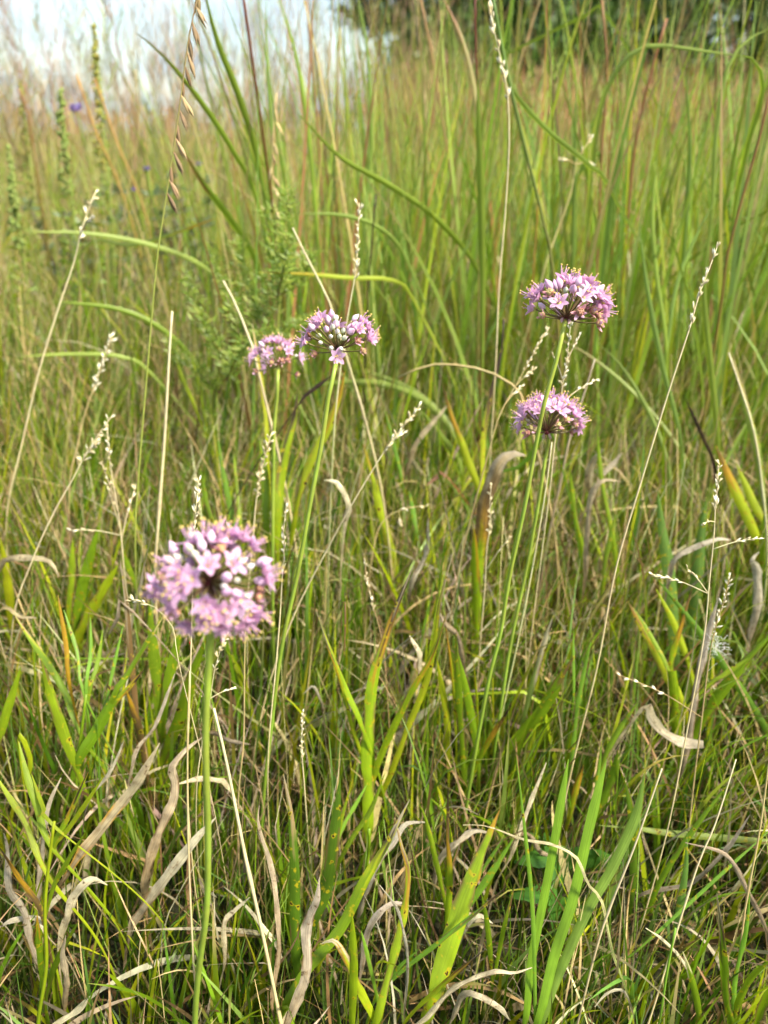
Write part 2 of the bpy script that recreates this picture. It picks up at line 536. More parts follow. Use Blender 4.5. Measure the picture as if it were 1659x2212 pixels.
def green_layer(n, y0, y1, bias, wid, lenk, cols, p, clump=9, spread=0.02, K=6, lean=(0.0, 0.5), end=(0.3, 1.5), extra=()):
    b = scatter(n, y0, y1, clump, spread, bias)
    L = canopy(b[:, 1]) * U(n, *lenk)
    az = rng.normal(0.25, 1.5, n)
    c0 = pick(n, cols, p)
    yel = rng.random(n)
    tipc = np.where(yel[:, None] < 0.5, c0 * 1.15, np.where(yel[:, None] < 0.75, np.array(STRAW) * U(n, 0.6, 1.1)[:, None], np.array(BROWN) * U(n, 0.6, 1.2)[:, None]))
    wsc = U(n, *wid) * np.maximum(1.0, b[:, 1] / 1.6) ** 0.8
    kp = U(n, 0.3, 0.9); ka = np.where(rng.random(n) < 0.14, U(n, 0.6, 1.8), 0)
    V, C = blade_arrays(b, L, az, U(n, *lean), U(n, *end), wsc, c0, tipc, U(n, 0.45, 0.95), K=K,
                        drift=rng.normal(0, 0.4, n), roll=U(n, -1.2, 1.2), twist=rng.normal(0, 0.9, n), kink=(kp, ka))
    return clear_heads(V, C, extra)


# ------------------------------------------------------------------ paths given as picture points at a forward distance
def path(pts, y0, y1=None, n=None, root=True, sway=0.0):
    """picture points (tip to base) -> world points; forward distance runs from y0 (tip) to y1 (base)"""
    y1 = y0 if y1 is None else y1
    m = len(pts)
    s = min(1.0, 0.87 * ground_y(pts[-1][1]) / y1)         # stand clear of the turf
    y0, y1 = y0 * s, y1 * s
    ln = [0.0]
    for i in range(1, m):
        ln.append(ln[-1] + math.hypot(pts[i][0] - pts[i - 1][0], pts[i][1] - pts[i - 1][1]))
    P = []
    for i, p in enumerate(pts):
        t = ln[i] / max(1e-6, ln[-1])
        Y = y0 + (y1 - y0) * t
        P.append(at_y(p[0], p[1], Y))
    for q in P:
        q.z = max(q.z, 0.004)
    if root and P[-1].z > 0.012:
        d = (P[-1] - P[-2]); d = d / max(1e-6, abs(d.z)) if abs(d.z) > 1e-6 else Vector((0, 0, -1))
        z = P[-1].z
        k = max(-0.8, min(0.8, d.x * 0.7))
        P.append(Vector((P[-1].x + k * z * 0.36, P[-1].y, z * 0.55)))
        P.append(Vector((P[-1].x + k * z * 0.16, P[-1].y, -0.01)))
    return P
def vis_frac(pts3, nvis):
    """share of the curve's length that belongs to the first nvis points"""
    L = [(pts3[i + 1] - pts3[i]).length for i in range(len(pts3) - 1)]
    return sum(L[:nvis - 1]) / max(1e-9, sum(L))

def leaf(parent, pts, y0, y1=None, w=12, col=None, tip=None, tipfrac=0.0, roll=None, twist=0.0, fold=0.3, bites=0.0,
         mat=None, name='leaf', root=True, base=None, blunt=False, label=None, n=None, belly=0.4):
    """one leaf blade; w in picture units. tip = colours of the dead tip from the end inwards"""
    col = col or G_MID
    P = path(pts, y0, y1, root=root)
    f = vis_frac(P, len(pts))
    n = n or max(14, min(34, int(len(P) * 5)))
    Q = catmull(P, n)
    W, C = [], []
    rl = random.uniform(-0.38, 0.38) if roll is None else roll
    cj = jit(col, 0.10)
    edge_shift = random.uniform(-0.03, 0.03)
    wm = w * depth_of(Q[int(n * f * 0.5)]) / F
    for i in range(n):
        t = i / (n - 1) / f                     # 0 at the tip, 1 at the visible base
        k = min(1.0, (t / belly) ** 0.75) if t < belly else 1.0
        if blunt: k = min(1.0, 0.75 + t)
        if t > 0.75: k *= max(0.35, 1 - (t - 0.75) * 0.9)
        W.append(max(0.0004, wm * k))
        c = mixc(cj, base, min(1, max(0, t - 0.5) * 2)) if base else cj
        c = tuple(v * (1 + 0.10 * math.sin(i * 1.7 + rl * 9)) for v in c)
        if tip and t < tipfrac + edge_shift + 0.02:
            s = t / max(0.02, tipfrac + edge_shift + 0.02)
            cs = tip if isinstance(tip, list) else [tip]
            q = s * (len(cs) - 0.001)
            a = int(min(q, len(cs) - 1)); b = min(a + 1, len(cs) - 1)
            c = mixc(cs[a], cs[b] if a < len(cs) - 1 else cs[a], q - a)
            if s > 0.8: c = mixc(c, cj, (s - 0.8) / 0.2 * 0.8)
        C.append(c)
    mb = MB()
    ribbon(mb, Q, W, C, roll=rl, twist=twist, fold=fold, bites=bites, edge_col=BROWN if bites else None)
    if mat is not M_TALL: in_view(Q[:int(n * f) + 1], W)
    o = mb.build(name, mat or M_LEAF, parent)
    if label: o['label'] = label
    return o

def stem_part(parent, pts, y0, y1=None, w=6, w1=None, col=None, col1=None, name='stem', mat=None, sides=6, root=True):
    P = path(pts, y0, y1, root=root)
    n = max(10, len(P) * 4)
    Q = catmull(P, n)
    w1 = w if w1 is None else w1
    R = [0.5 * (w + (w1 - w) * i / (n - 1)) * depth_of(Q[0].lerp(Q[-1], 0.3)) / F for i in range(n)]
    c0 = col or G_PALE; c1 = col1 or c0
    C = [jit(mixc(c0, c1, i / (n - 1)), 0.06) for i in range(n)]
    mb = MB(); tube(mb, Q, R, C, sides=sides)
    return mb.build(name, mat or M_STEM, parent)

# ------------------------------------------------------------------ trees behind the prairie
def tree(x, y, h, spread, low, n, label, dark=1.0, seed=1, lean=0.0):
    rs = random.Random(seed); rn = np.random.default_rng(seed)
    root = empty('tree', (x, y, 0), label, 'tree', 'trees at the far edge of the prairie')
    mb = MB()
    bark = s2l((74, 62, 50))
    top = Vector((x + lean, y, h * 0.8))
    P = catmull([Vector((x, y, -0.2)), Vector((x + 0.1, y, h * 0.3)), Vector((x + lean * 0.6, y + 0.2, h * 0.55)), top], 10)
    tube(mb, P, [0.28 * (1 - 0.8 * i / 9) + 0.03 for i in range(10)], bark, sides=8)
    tips = []
    for i in range(16):
        t = rs.uniform(0.12, 0.95)
        b = P[int(t * 9)]
        a = rs.uniform(0, 6.283); r = spread * rs.uniform(0.55, 1.0) * (1 - 0.55 * t)
        e = b + Vector((math.cos(a) * r, math.sin(a) * r, h * rs.uniform(-0.02, 0.16)))
        e.z = max(e.z, low)
        m_ = b.lerp(e, 0.5) + Vector((0, 0, rs.uniform(0, 0.4)))
        Q = catmull([b, m_, e], 6)
        tube(mb, Q, [0.09 * (1 - 0.8 * k / 5) + 0.008 for k in range(6)], bark, sides=5)
        tips += [Q[3], Q[4], Q[5]]
    mb.build('trunk', M_BARK, root)
    tips.append(top)
    T = np.array([tuple(p) for p in tips])
    ci = rn.integers(0, len(T), n)
    off = rn.normal(0, 1, (n, 3)) * np.array([0.72, 0.72, 0.6]) * (spread / 3.2)
    C0 = T[ci] + off
    C0[:, 2] = np.maximum(C0[:, 2], low * 0.8 + rn.uniform(0, 0.5, n))
    d1 = rn.normal(0, 1, (n, 3)); d1 /= np.linalg.norm(d1, axis=1, keepdims=True)
    d2 = np.cross(d1, rn.normal(0, 1, (n, 3))); d2 /= np.linalg.norm(d2, axis=1, keepdims=True)
    L = rn.uniform(0.10, 0.19, (n, 1)); Wd = L * rn.uniform(0.35, 0.6, (n, 1))
    V = np.stack([C0 - d1 * L, C0 + d2 * Wd, C0 + d1 * L, C0 - d2 * Wd], 1).reshape(-1, 3)
    quads = np.arange(n * 4).reshape(n, 4)
    tone = np.array([s2l((58, 82, 34)), s2l((70, 96, 40)), s2l((46, 68, 32)), s2l((84, 106, 48))])
    clump = tone[rn.integers(0, 4, len(T))][ci] * rn.normal(1, 0.15, (n, 1)).clip(0.6, 1.5) * dark * 0.75
    cc = np.repeat(clump, 4, axis=0)
    o = quad_mass('crown', V - np.array([x, y, 0]), quads, cc, M_CROWN)
    o.parent = root
    return root
tree(3.2, 25, 9.0, 3.3, 0.5, 34000, 'dark leafy tree standing nearest the open sky at the field edge', seed=3, lean=-0.4)
tree(7.4, 27, 10.0, 3.8, 0.5, 34000, 'dense dark tree between the sky gap and the first tree', seed=5)
tree(12.6, 26, 9.5, 3.2, 0.5, 34000, 'broad dark tree past the sky gap at the far edge of the prairie', seed=8, lean=0.3)
tree(18.6, 30, 10.0, 3.8, 1.2, 26000, 'farthest tree along the field edge beyond the sky gap, mostly cut off', seed=12)
tree(0.8, 34, 11.0, 3.0, 5.2, 7000, 'taller thin tree whose high branches hang into the open sky', seed=15, dark=0.9)

# ------------------------------------------------------------------ tall grass plants that can be told apart
def tall_plant(label, root_px, parts, group='tall prairie grass plants'):
    """parts: (kind, pts, y0, y1, w, col, tip)"""
    r = at_y(root_px[0], root_px[1], root_px[2]); r.z = 0
    e = empty('tall_grass_plant', r, label, 'grass plant', group)
    for kind, pts, y0, y1, w, col, tip in parts:
        if kind == 'leaf':
            leaf(e, pts, y0, y1, w * 0.85, mixc(col, s2l((158, 172, 80)), 0.35), tip=tip, tipfrac=0.25 if tip else 0, mat=M_TALL, fold=0.5, twist=random.uniform(-0.6, 0.6), n=38)
        else:
            stem_part(e, pts, y0, y1, w * 0.45, w * 0.62, col, tip or col, mat=M_TALL)
    return e
RED, RED2, PINKST = s2l((118, 60, 44)), s2l((150, 104, 66)), s2l((166, 128, 86))
tall_plant('tall grass clump with a dark red stem, leaning up beside the hanging seed spike', (620, 700, 1.05), [
    ('stem', [(522, -30), (545, 130), (580, 380), (612, 640)], 1.0, 1.05, 13, RED, G_MID),
    ('leaf', [(436, -40), (470, 90), (520, 220), (568, 400)], 0.95, 1.05, 17, G_MID, None),
    ('leaf', [(290, 68), (350, 118), (430, 215), (505, 330), (560, 450)], 0.9, 1.05, 14, G_MID, BROWN),
    ('leaf', [(595, -30), (640, 120), (668, 300), (690, 560)], 1.1, 1.1, 12, G_MID, None),
    ('leaf', [(575, -20), (577, 120), (590, 300), (615, 560)], 1.1, 1.08, 9, G_BLUE, None),
])
tall_plant('broad bright green leaf pair slanting through the meadow above the feathery herb', (520, 700, 1.1), [
    ('leaf', [(395, 325), (440, 400), (500, 480), (560, 590)], 0.95, 1.1, 19, G_MID, BROWN),
    ('leaf', [(640, 240), (735, 340), (840, 400), (950, 480), (1040, 600)], 1.0, 1.15, 15, G_MID, None),
])
tall_plant('pale straw and tan stems of tall grass behind the twin flowers', (720, 700, 1.25), [
    ('stem', [(662, 0), (680, 200), (695, 420), (705, 620)], 1.25, 1.25, 11, PINKST, RED2),
    ('stem', [(735, 60), (728, 260), (738, 480), (745, 640)], 1.3, 1.3, 9, STRAW, TAN),
    ('leaf', [(770, -20), (795, 130), (800, 330), (780, 560)], 1.25, 1.25, 10, G_BLUE, None),
    ('stem', [(812, 420), (800, 560), (792, 690)], 1.0, 1.0, 8, s2l((70, 50, 40)), s2l((70, 50, 40))),
])
tall_plant('upright tall grass with one broad dark green leaf and crimson stem', (1040, 640, 0.95), [
    ('leaf', [(1032, 160), (1033, 260), (1038, 400), (1040, 520), (1042, 640)], 0.92, 0.95, 19, G_MID, None),
    ('stem', [(1026, -30), (1028, 120), (1034, 240), (1040, 600)], 0.95, 0.96, 9, RED, RED2),
    ('stem', [(905, -20), (935, 130), (955, 260), (980, 430)], 1.3, 1.25, 11, PINKST, G_PALE),
    ('leaf', [(950, -20), (1000, 90), (1028, 210), (1035, 330)], 1.15, 1.1, 12, PINKST, RED2),
])
tall_plant('leaning tall grass with a salmon stem above the upper onion flower', (1180, 640, 0.9), [
    ('stem', [(1060, -30), (1092, 140), (1130, 300), (1172, 470), (1196, 600)], 0.92, 0.9, 14, G_BLUE, RED2),
    ('leaf', [(1060, 40), (1098, 180), (1180, 280), (1275, 360), (1330, 430)], 0.9, 1.0, 13, G_PALE, None),
    ('leaf', [(1245, 150), (1243, 300), (1240, 450), (1235, 600)], 1.1, 1.1, 11, G_BLUE, None),
])
tall_plant('tall grass clump with broad arching leaf across the dark trees', (1330, 640, 1.0), [
    ('leaf', [(1615, 122), (1520, 110), (1430, 98), (1370, 110), (1310, 190), (1280, 330), (1265, 520)], 0.95, 1.05, 14, G_PALE, None),
    ('leaf', [(1410, 60), (1370, 190), (1335, 320), (1310, 480), (1295, 620)], 0.98, 1.02, 22, G_BLUE, None),
    ('stem', [(1300, 0), (1312, 160), (1300, 330), (1290, 560)], 1.1, 1.1, 11, PINKST, RED2),
    ('stem', [(1440, 40), (1400, 180), (1370, 330), (1352, 520)], 1.15, 1.15, 12, RED2, PINKST),
    ('leaf', [(1245, 420), (1210, 440), (1290, 330), (1300, 420), (1295, 540)], 1.1, 1.1, 9, G_MID, None),
    ('leaf', [(1070, 130), (1160, 85), (1250, 45), (1330, 60)], 1.2, 1.15, 9, G_MID, None),
])
tall_plant('tall grass with rust red stem and hooked green leaf at the right edge', (1600, 640, 0.85), [
    ('stem', [(1665, 190), (1640, 300), (1600, 440), (1570, 560), (1560, 640)], 0.85, 0.85, 11, RED2, G_MID),
    ('leaf', [(1590, 118), (1630, 130), (1648, 175), (1640, 230), (1610, 330), (1585, 470)], 0.85, 0.9, 14, G_MID, None),
    ('leaf', [(1665, 60), (1610, 90), (1570, 150), (1545, 300), (1535, 480)], 0.95, 0.95, 13, G_PALE, None),
    ('leaf', [(1480, 150), (1490, 330), (1478, 520), (1470, 660)], 1.0, 1.0, 12, G_BLUE, None),
])
tall_plant('slender green tall grass rising between the tall stalk and the onion flowers', (1440, 760, 0.9), [
    ('leaf', [(1420, 330), (1410, 470), (1420, 600), (1440, 760)], 0.95, 0.9, 12, G_MID, None),
    ('leaf', [(1545, 430), (1500, 520), (1462, 620), (1440, 760)], 0.95, 0.92, 11, G_BLUE, None),
    ('leaf', [(1530, 500), (1520, 640), (1535, 800), (1550, 980)], 0.85, 0.82, 16, G_MID, None),
    ('leaf', [(1380, 480), (1400, 640), (1432, 800), (1470, 960)], 0.85, 0.8, 14, G_BLUE, None),
])
tall_plant('long pale leaf bowing down across the grass past the lower onion flower', (1420, 1060, 0.78), [
    ('leaf', [(1290, 740), (1340, 790), (1390, 870), (1430, 960), (1450, 1060)], 0.85, 0.78, 11, G_PALE, None),
    ('leaf', [(1180, 720), (1260, 760), (1350, 830), (1440, 930), (1500, 1030)], 0.95, 0.85, 9, G_PALE, TAN),
])
tall_plant('pair of wide green leaves arching over behind the middle onion stem', (985, 960, 0.92), [
    ('leaf', [(640, 842), (735, 828), (840, 835), (930, 880), (985, 955)], 1.0, 0.92, 19, G_PALE, None),
    ('leaf', [(760, 800), (820, 812), (900, 850), (960, 905), (992, 970)], 1.02, 0.94, 15, G_PALE, None),
    ('leaf', [(906, 882), (951, 943), (982, 982), (997, 1030)], 0.9, 0.86, 17, G_MID, None),
])
tall_plant('flat yellowish leaf lying level between the middle flower and the tall grass', (900, 700, 1.0), [
    ('leaf', [(560, 588), (660, 592), (760, 600), (850, 606), (900, 660)], 0.85, 1.0, 11, G_YEL, ORANGE),
    ('leaf', [(640, 462), (740, 466), (830, 500), (890, 590)], 1.0, 1.05, 11, G_PALE, None),
])
tall_plant('two long pale leaves lying across the blurred meadow on the goldenrod side', (470, 620, 1.2), [
    ('leaf', [(60, 500), (200, 505), (330, 530), (430, 570), (500, 640)], 1.05, 1.2, 13, G_PALE, None),
    ('leaf', [(470, 470), (400, 495), (290, 530), (180, 540)], 1.1, 1.3, 9, G_PALE, ORANGE),
    ('leaf', [(110, 650), (260, 670), (360, 720), (430, 800)], 0.95, 1.0, 14, G_MID, None),
    ('leaf', [(40, 770), (150, 765), (260, 770), (330, 810)], 0.95, 1.0, 10, G_PALE, None),
])
tall_plant('orange tan leaning stems of tall grass behind the goldenrods', (300, 560, 1.5), [
    ('stem', [(165, 160), (205, 280), (250, 380), (290, 500)], 1.5, 1.5, 11, s2l((186, 140, 76)), G_PALE),
    ('stem', [(205, 170), (250, 300), (300, 420), (330, 520)], 1.55, 1.5, 10, s2l((186, 140, 76)), G_PALE),
    ('stem', [(40, 190), (60, 250), (72, 320), (85, 420)], 1.7, 1.7, 11, RED2, G_MID),
    ('stem', [(292, 150), (300, 280), (278, 400), (262, 520)], 1.4, 1.4, 6, STRAW, STRAW),
])

# ------------------------------------------------------------------ goldenrods and other herbs among the far grass
def goldenrod(label, x, ytop, ybase, Y, flower, hgt_frac=0.32, wid=34):
    b = at_y(x, ybase, Y); b.z = 0
    t = at_y(x, ytop, Y)
    e = empty('goldenrod', b, label, 'goldenrod', 'goldenrods in the blurred grass')
    n = 14
    P = catmull([b, b.lerp(t, 0.5) + Vector((0.01, 0, 0)), t], n)
    mb = MB(); tube(mb, P, [0.0028 - 0.0016 * i / n for i in range(n)], jit(G_PALE), sides=6)
    mb.build('stem', M_STEM, e)
    Hh = (t - b).z
    sc_ = depth_of(t) / F
    for i in range(48):
        f = 0.25 + 0.55 * i / 48
        p = b.lerp(t, f); a = i * 2.4
        L = wid * sc_ * random.uniform(0.9, 1.5) * (1.25 - f)
        d = Vector((math.cos(a), math.sin(a), 0.55))
        q = [p + d * L + Vector((0, 0, -0.25 * L)), p + d * L * 0.55, p]
        mb = MB(); c = jit(G_MID if i % 3 else G_PALE, 0.2)
        Q = catmull(q, 6)
        ribbon(mb, Q, [0.0006, L * 0.16, L * 0.2, L * 0.18, L * 0.12, 0.001], [c] * 6, roll=random.uniform(-0.6, 0.6), across=2)
        mb.build('leaf', M_LEAF, e)
    mb = MB()
    for i in range(120):
        f = random.random()
        p = b.lerp(t, 1 - hgt_frac * f) 
        a = random.uniform(0, 6.283); r = wid * sc_ * 0.5 * (0.2 + 0.8 * f) * random.random() ** 0.5 * (1 + 0.5 * math.sin(f * 14 + a))
        p = p + Vector((math.cos(a) * r, math.sin(a) * r, random.uniform(-0.004, 0.01)))
        ellipsoid(mb, p, Vector((random.uniform(-1, 1), random.uniform(-1, 1), 1)), 0.009, 0.0032, jit(flower, 0.25), jit(flower, 0.25), rings=3, sides=5)
    o = mb.build('flower_spike', M_BUD, e)
    o['kind'] = 'stuff'
GOLD, GREENGOLD = s2l((162, 158, 72)), s2l((134, 150, 74))
goldenrod('tallest goldenrod, yellow topped spike standing up against the pale sky', 203, 58, 560, 1.6, GOLD)
goldenrod('olive yellow goldenrod spike at the picture edge against the sky', 44, 180, 560, 1.9, s2l((146, 142, 66)))
goldenrod('bright green goldenrod in bud with leafy stem, between the two yellow ones', 130, 195, 620, 1.5, GREENGOLD, 0.28, 36)
goldenrod('low pale green goldenrod in bud, lowest of the four', 20, 330, 700, 1.35, GREENGOLD, 0.28, 36)

def purple_flower(label, x, y, Y, r_px, yb):
    t = at_y(x, y, Y); b = Vector((t.x + 0.02, t.y, 0))
    e = empty('purple_flower', b, label, 'flower', 'purple flowers in the blurred grass')
    P = catmull([b, b.lerp(t, 0.5) + Vector((0.015, 0, 0)), t], 8)
    mb = MB(); tube(mb, P, 0.0016, jit(G_MID), sides=5); mb.build('stem', M_STEM, e)
    r = r_px * depth_of(t) / F
    c = s2l((140, 124, 176))
    for k in range(9):
        a = k * 6.283 / 9 + random.uniform(-0.2, 0.2)
        d = Vector((math.cos(a), math.sin(a) * 0.8 - 0.3, 0.25 + 0.5 * math.sin(a * 2)))
        Q = catmull([t + d.normalized() * r, t + d.normalized() * r * 0.5 + Vector((0, 0, r * 0.15)), t], 5)
        mb = MB(); cc = jit(c, 0.15)
        ribbon(mb, Q, [r * 0.12, r * 0.45, r * 0.5, r * 0.35, r * 0.15], [cc] * 5, across=2)
        mb.build('petal', M_PETAL, e)
    mb = MB(); ellipsoid(mb, t, Vector((0, -0.5, 1)), r * 0.5, r * 0.3, s2l((90, 60, 120)), s2l((110, 80, 140))); mb.build('flower_centre', M_BUD, e)
purple_flower('violet flower beside the orange stems, brightest of the purple blooms', 317, 366, 1.7, 9, 520)
purple_flower('pale lavender flower just below the violet one, against grey-green leaves', 291, 410, 1.7, 8, 520)
purple_flower('lavender flower near the hanging seed spike, behind the slanting leaf', 430, 355, 1.8, 8, 520)
purple_flower('large purple bloom high between the goldenrods, touching the skyline', 165, 236, 2.2, 16, 520)

# feathery green herb behind the left pair of flowers
def feathery_herb():
    b = at_y(470, 900, 0.86); b.z = 0
    e = empty('feathery_herb', b, 'bushy feathery green herb with reddish stem behind the smaller rear flower', 'herb')
    base = [(430, 860), (470, 770), (530, 700), (590, 610), (640, 520)]
    def w(px, py, dY=0.0): return at_y(px, py, 0.88 + dY)
    stems = [
        [w(455, 880), w(505, 800), w(560, 715), w(600, 640), w(625, 560)],
        [w(560, 715), w(585, 620, .03), w(590, 530, .04), w(580, 455, .05)],
        [w(600, 640), w(620, 540, -.03), w(622, 470, -.03), w(618, 420, -.03)],
        [w(530, 760), w(500, 660, .04), w(470, 590, .05), w(452, 545, .05)],
        [w(505, 800), w(450, 720, -.02), w(420, 640, -.03), w(405, 600, -.03)],
        [w(490, 820), w(520, 760, -.05), w(560, 730, -.06), w(585, 712, -.06)],
        [w(560, 715), w(540, 620, .06), w(520, 560, .07), w(512, 520, .08)],
        [w(600, 640), w(650, 600, .02), w(668, 570, .02), w(672, 545, .02)],
        [w(475, 850), w(425, 800, .02), w(385, 770, .02), w(372, 740, .03)],
        [w(520, 780), w(600, 730, .02), w(640, 700, .03), w(668, 690, .03)],
    ]
    stems[0] = [Vector((b.x, b.y, 0))] + stems[0]
    stem_col = s2l((118, 78, 58))
    tot = MB()
    for k, s in enumerate(stems):
        Q = catmull(s, 16)
        mb = MB()
        tube(mb, Q, [0.0013 - 0.0008 * i / 15 for i in range(16)], [mixc(stem_col, G_MID, min(1, i / 9)) for i in range(16)], sides=5)
        st = mb.build('stem', M_STEM, e)
        lf = MB()
        for i in range(2 if k else 7, 16):
            for r in range(25):
                p = Q[i] + Vector((random.gauss(0, 0.0045), random.gauss(0, 0.0045), random.gauss(0, 0.004)))
                a = random.uniform(0, 6.283); el = random.uniform(0.1, 1.0)
                d = Vector((math.cos(a) * math.cos(el), math.sin(a) * math.cos(el), math.sin(el)))
                L = random.uniform(0.007, 0.017) * (1.1 - 0.4 * i / 16)
                c = jit(s2l((146, 160, 66)) if random.random() < 0.4 else s2l((112, 134, 48)), 0.2)
                side = d.orthogonal().normalized() * L * 0.075
                b0 = len(lf.v)
                for q in (p, p + d * L * 0.5 + side, p + d * L, p + d * L * 0.5 - side):
                    lf.v.append(q); lf.c.append(c); lf.u.append((0.5, 0.5))
                lf.f.append((b0, b0 + 1, b0 + 2, b0 + 3))
        o = lf.build('foliage', M_GRASS, e)
        o['kind'] = 'stuff'
feathery_herb()

# grey-green leafy bushes deep in the grass, dark behind the purple flowers
def bush(label, x, y, Y, hgt, spread, n, seed):
    rs = random.Random(seed)
    b = at_y(x, y, Y); b.z = 0
    e = empty('leafy_bush', b, label, 'bush', 'grey-green bushes deep in the grass')
    for s in range(9):
        a = rs.uniform(0, 6.283); r = spread * rs.uniform(0.3, 1)
        t = b + Vector((math.cos(a) * r, math.sin(a) * r, hgt * rs.uniform(0.65, 1)))
        Q = catmull([b, b.lerp(t, 0.5) + Vector((0, 0, 0.04)), t], 10)
        mb = MB(); tube(mb, Q, [0.003 - 0.0002 * i for i in range(10)], s2l((92, 78, 58)), sides=5)
        mb.build('stem', M_STEM, e)
        lf = MB()
        for k in range(n):
            p = Q[rs.randrange(3, 10)]
            a2 = rs.uniform(0, 6.283); el = rs.uniform(-0.2, 1.0)
            d = Vector((math.cos(a2) * math.cos(el), math.sin(a2) * math.cos(el), math.sin(el)))
            L = rs.uniform(0.014, 0.03); sd_ = d.orthogonal().normalized() * L * 0.2
            c = jit(s2l((104, 118, 78)) if rs.random() < 0.7 else s2l((124, 130, 100)), 0.2)
            b0 = len(lf.v)
            for q in (p, p + d * L * 0.5 + sd_, p + d * L, p + d * L * 0.5 - sd_):
                lf.v.append(q); lf.c.append(c); lf.u.append((0.5, 0.5))
            lf.f.append((b0, b0 + 1, b0 + 2, b0 + 3))
        o = lf.build('foliage', M_GRASS, e); o['kind'] = 'stuff'
bush('dim grey-green bush under the violet flower, deep in the blurred grass', 330, 560, 1.75, 0.45, 0.14, 80, 4)
bush('dim grey-green bush behind the feathery herb and slanting leaves', 440, 560, 1.85, 0.47, 0.14, 80, 5)
bush('smaller dim bush between the goldenrods and the orange stems', 165, 560, 1.8, 0.42, 0.10, 60, 6)

# ------------------------------------------------------------------ leafy grass plants in the near meadow
DT = [GREY, DARKTIP, BROWN, ORANGE]            # dead tip: grey, black-brown, then an orange margin
DT2 = [DARKTIP, DARKTIP, ORANGE]
WT = [PALE, PALE, TAN]
def plant(label, root, leaves, stems=()):
    r = at_y(*root); r.z = 0
    e = empty('grass_plant', r, label, 'grass plant', 'broad leaved grass plants in the near meadow')
    for s in stems:
        stem_part(e, *s)
    for lf in leaves:
        pts, y0, y1, w, col = lf[:5]
        kw = lf[5] if len(lf) > 5 else {}
        kw.setdefault('bites', 0.35 if w > 12 else 0.15)
        kw.setdefault('twist', random.uniform(-0.5, 0.5))
        leaf(e, pts, y0, y1, w, col, **kw)
    return e
YG, YG2, LG = s2l((154, 164, 26)), s2l((130, 152, 24)), s2l((114, 152, 46))

plant('yellow-green leafy cane with spotted leaves in the lower corner, below the dry curling leaves', (83, 2205, 0.32), [
    ([(-14, 1668), (20, 1722), (57, 1782), (103, 1892)], 0.36, 0.325, 15, YG),
    ([(40, 1600), (62, 1690), (83, 1749), (112, 1829)], 0.37, 0.33, 15, YG2),
    ([(68, 1672), (84, 1718), (97, 1752), (117, 1785)], 0.36, 0.33, 9, YG),
    ([(190, 1668), (160, 1735), (134, 1790), (113, 1835)], 0.34, 0.33, 13, YG2, dict(tip=DT2, tipfrac=0.15)),
    ([(225, 1675), (175, 1750), (140, 1800), (116, 1832)], 0.33, 0.33, 11, YG),
    ([(183, 1800), (140, 1870), (110, 1932)], 0.31, 0.32, 12, YG2),
    ([(0, 1832), (43, 1899), (85, 1959), (98, 2010)], 0.31, 0.32, 11, BROWN, dict(tip=DT2, tipfrac=0.6)),
    ([(170, 1990), (130, 2060), (105, 2130)], 0.31, 0.32, 13, G_MID),
    ([(80, 1975), (84, 2040), (92, 2120)], 0.31, 0.32, 12, G_MID, dict(tip=ORANGE, tipfrac=0.2)),
], [([(117, 1775), (103, 1889), (97, 1972), (100, 2089), (83, 2205)], 0.33, 0.32, 6, 11, G_YEL, G_MID)])
plant('fan of long green leaves with yellowing tips, above the corner cane', (165, 1660, 0.44), [
    ([(30, 1325), (60, 1372), (110, 1444), (143, 1501), (173, 1584)], 0.50, 0.44, 14, G_MID, dict(tip=[TAN, YG], tipfrac=0.15)),
    ([(138, 1317), (167, 1411), (182, 1501)], 0.48, 0.44, 9, LG),
    ([(195, 1334), (197, 1411), (187, 1507)], 0.47, 0.44, 8, LG),
    ([(222, 1360), (212, 1430), (190, 1515)], 0.47, 0.44, 9, G_MID),
    ([(267, 1347), (247, 1434), (227, 1527), (215, 1570)], 0.48, 0.44, 8, LG),
    ([(352, 1332), (320, 1384), (273, 1461), (240, 1517)], 0.46, 0.44, 14, G_MID, dict(tip=STRAW, tipfrac=0.1)),
    ([(90, 1428), (113, 1511), (137, 1584), (160, 1647)], 0.43, 0.42, 23, YG2, dict(tip=BROWN, tipfrac=0.06)),
    ([(312, 1445), (275, 1490), (238, 1537)], 0.45, 0.44, 11, G_MID, dict(tip=DT2, tipfrac=0.5)),
    ([(240, 1520), (205, 1584), (167, 1650)], 0.43, 0.42, 24, G_MID, dict(blunt=True)),
    ([(125, 1285), (132, 1330), (143, 1400), (150, 1480)], 0.47, 0.45, 10, ORANGE, dict(tip=[GREY, BROWN, ORANGE], tipfrac=0.5)),
], [([(186, 1500), (175, 1590), (165, 1660)], 0.44, 0.43, 6, 8, G_MID, G_MID)])
plant('dying grass shoot with orange and brown mottled leaf left of the front onion stem', (310, 1660, 0.46), [
    ([(272, 1490), (287, 1534), (300, 1577), (310, 1640)], 0.46, 0.46, 17, BROWN, dict(tip=[ORANGE, ORANGE, BROWN], tipfrac=0.55, bites=1.2)),
    ([(260, 1210), (272, 1300), (281, 1400), (290, 1490), (300, 1580)], 0.50, 0.47, 12, BROWN, dict(tip=[GREY, BROWN], tipfrac=0.7)),
    ([(233, 1375), (258, 1330), (278, 1312)], 0.50, 0.49, 9, GREY, dict(mat=M_DRY)),
])
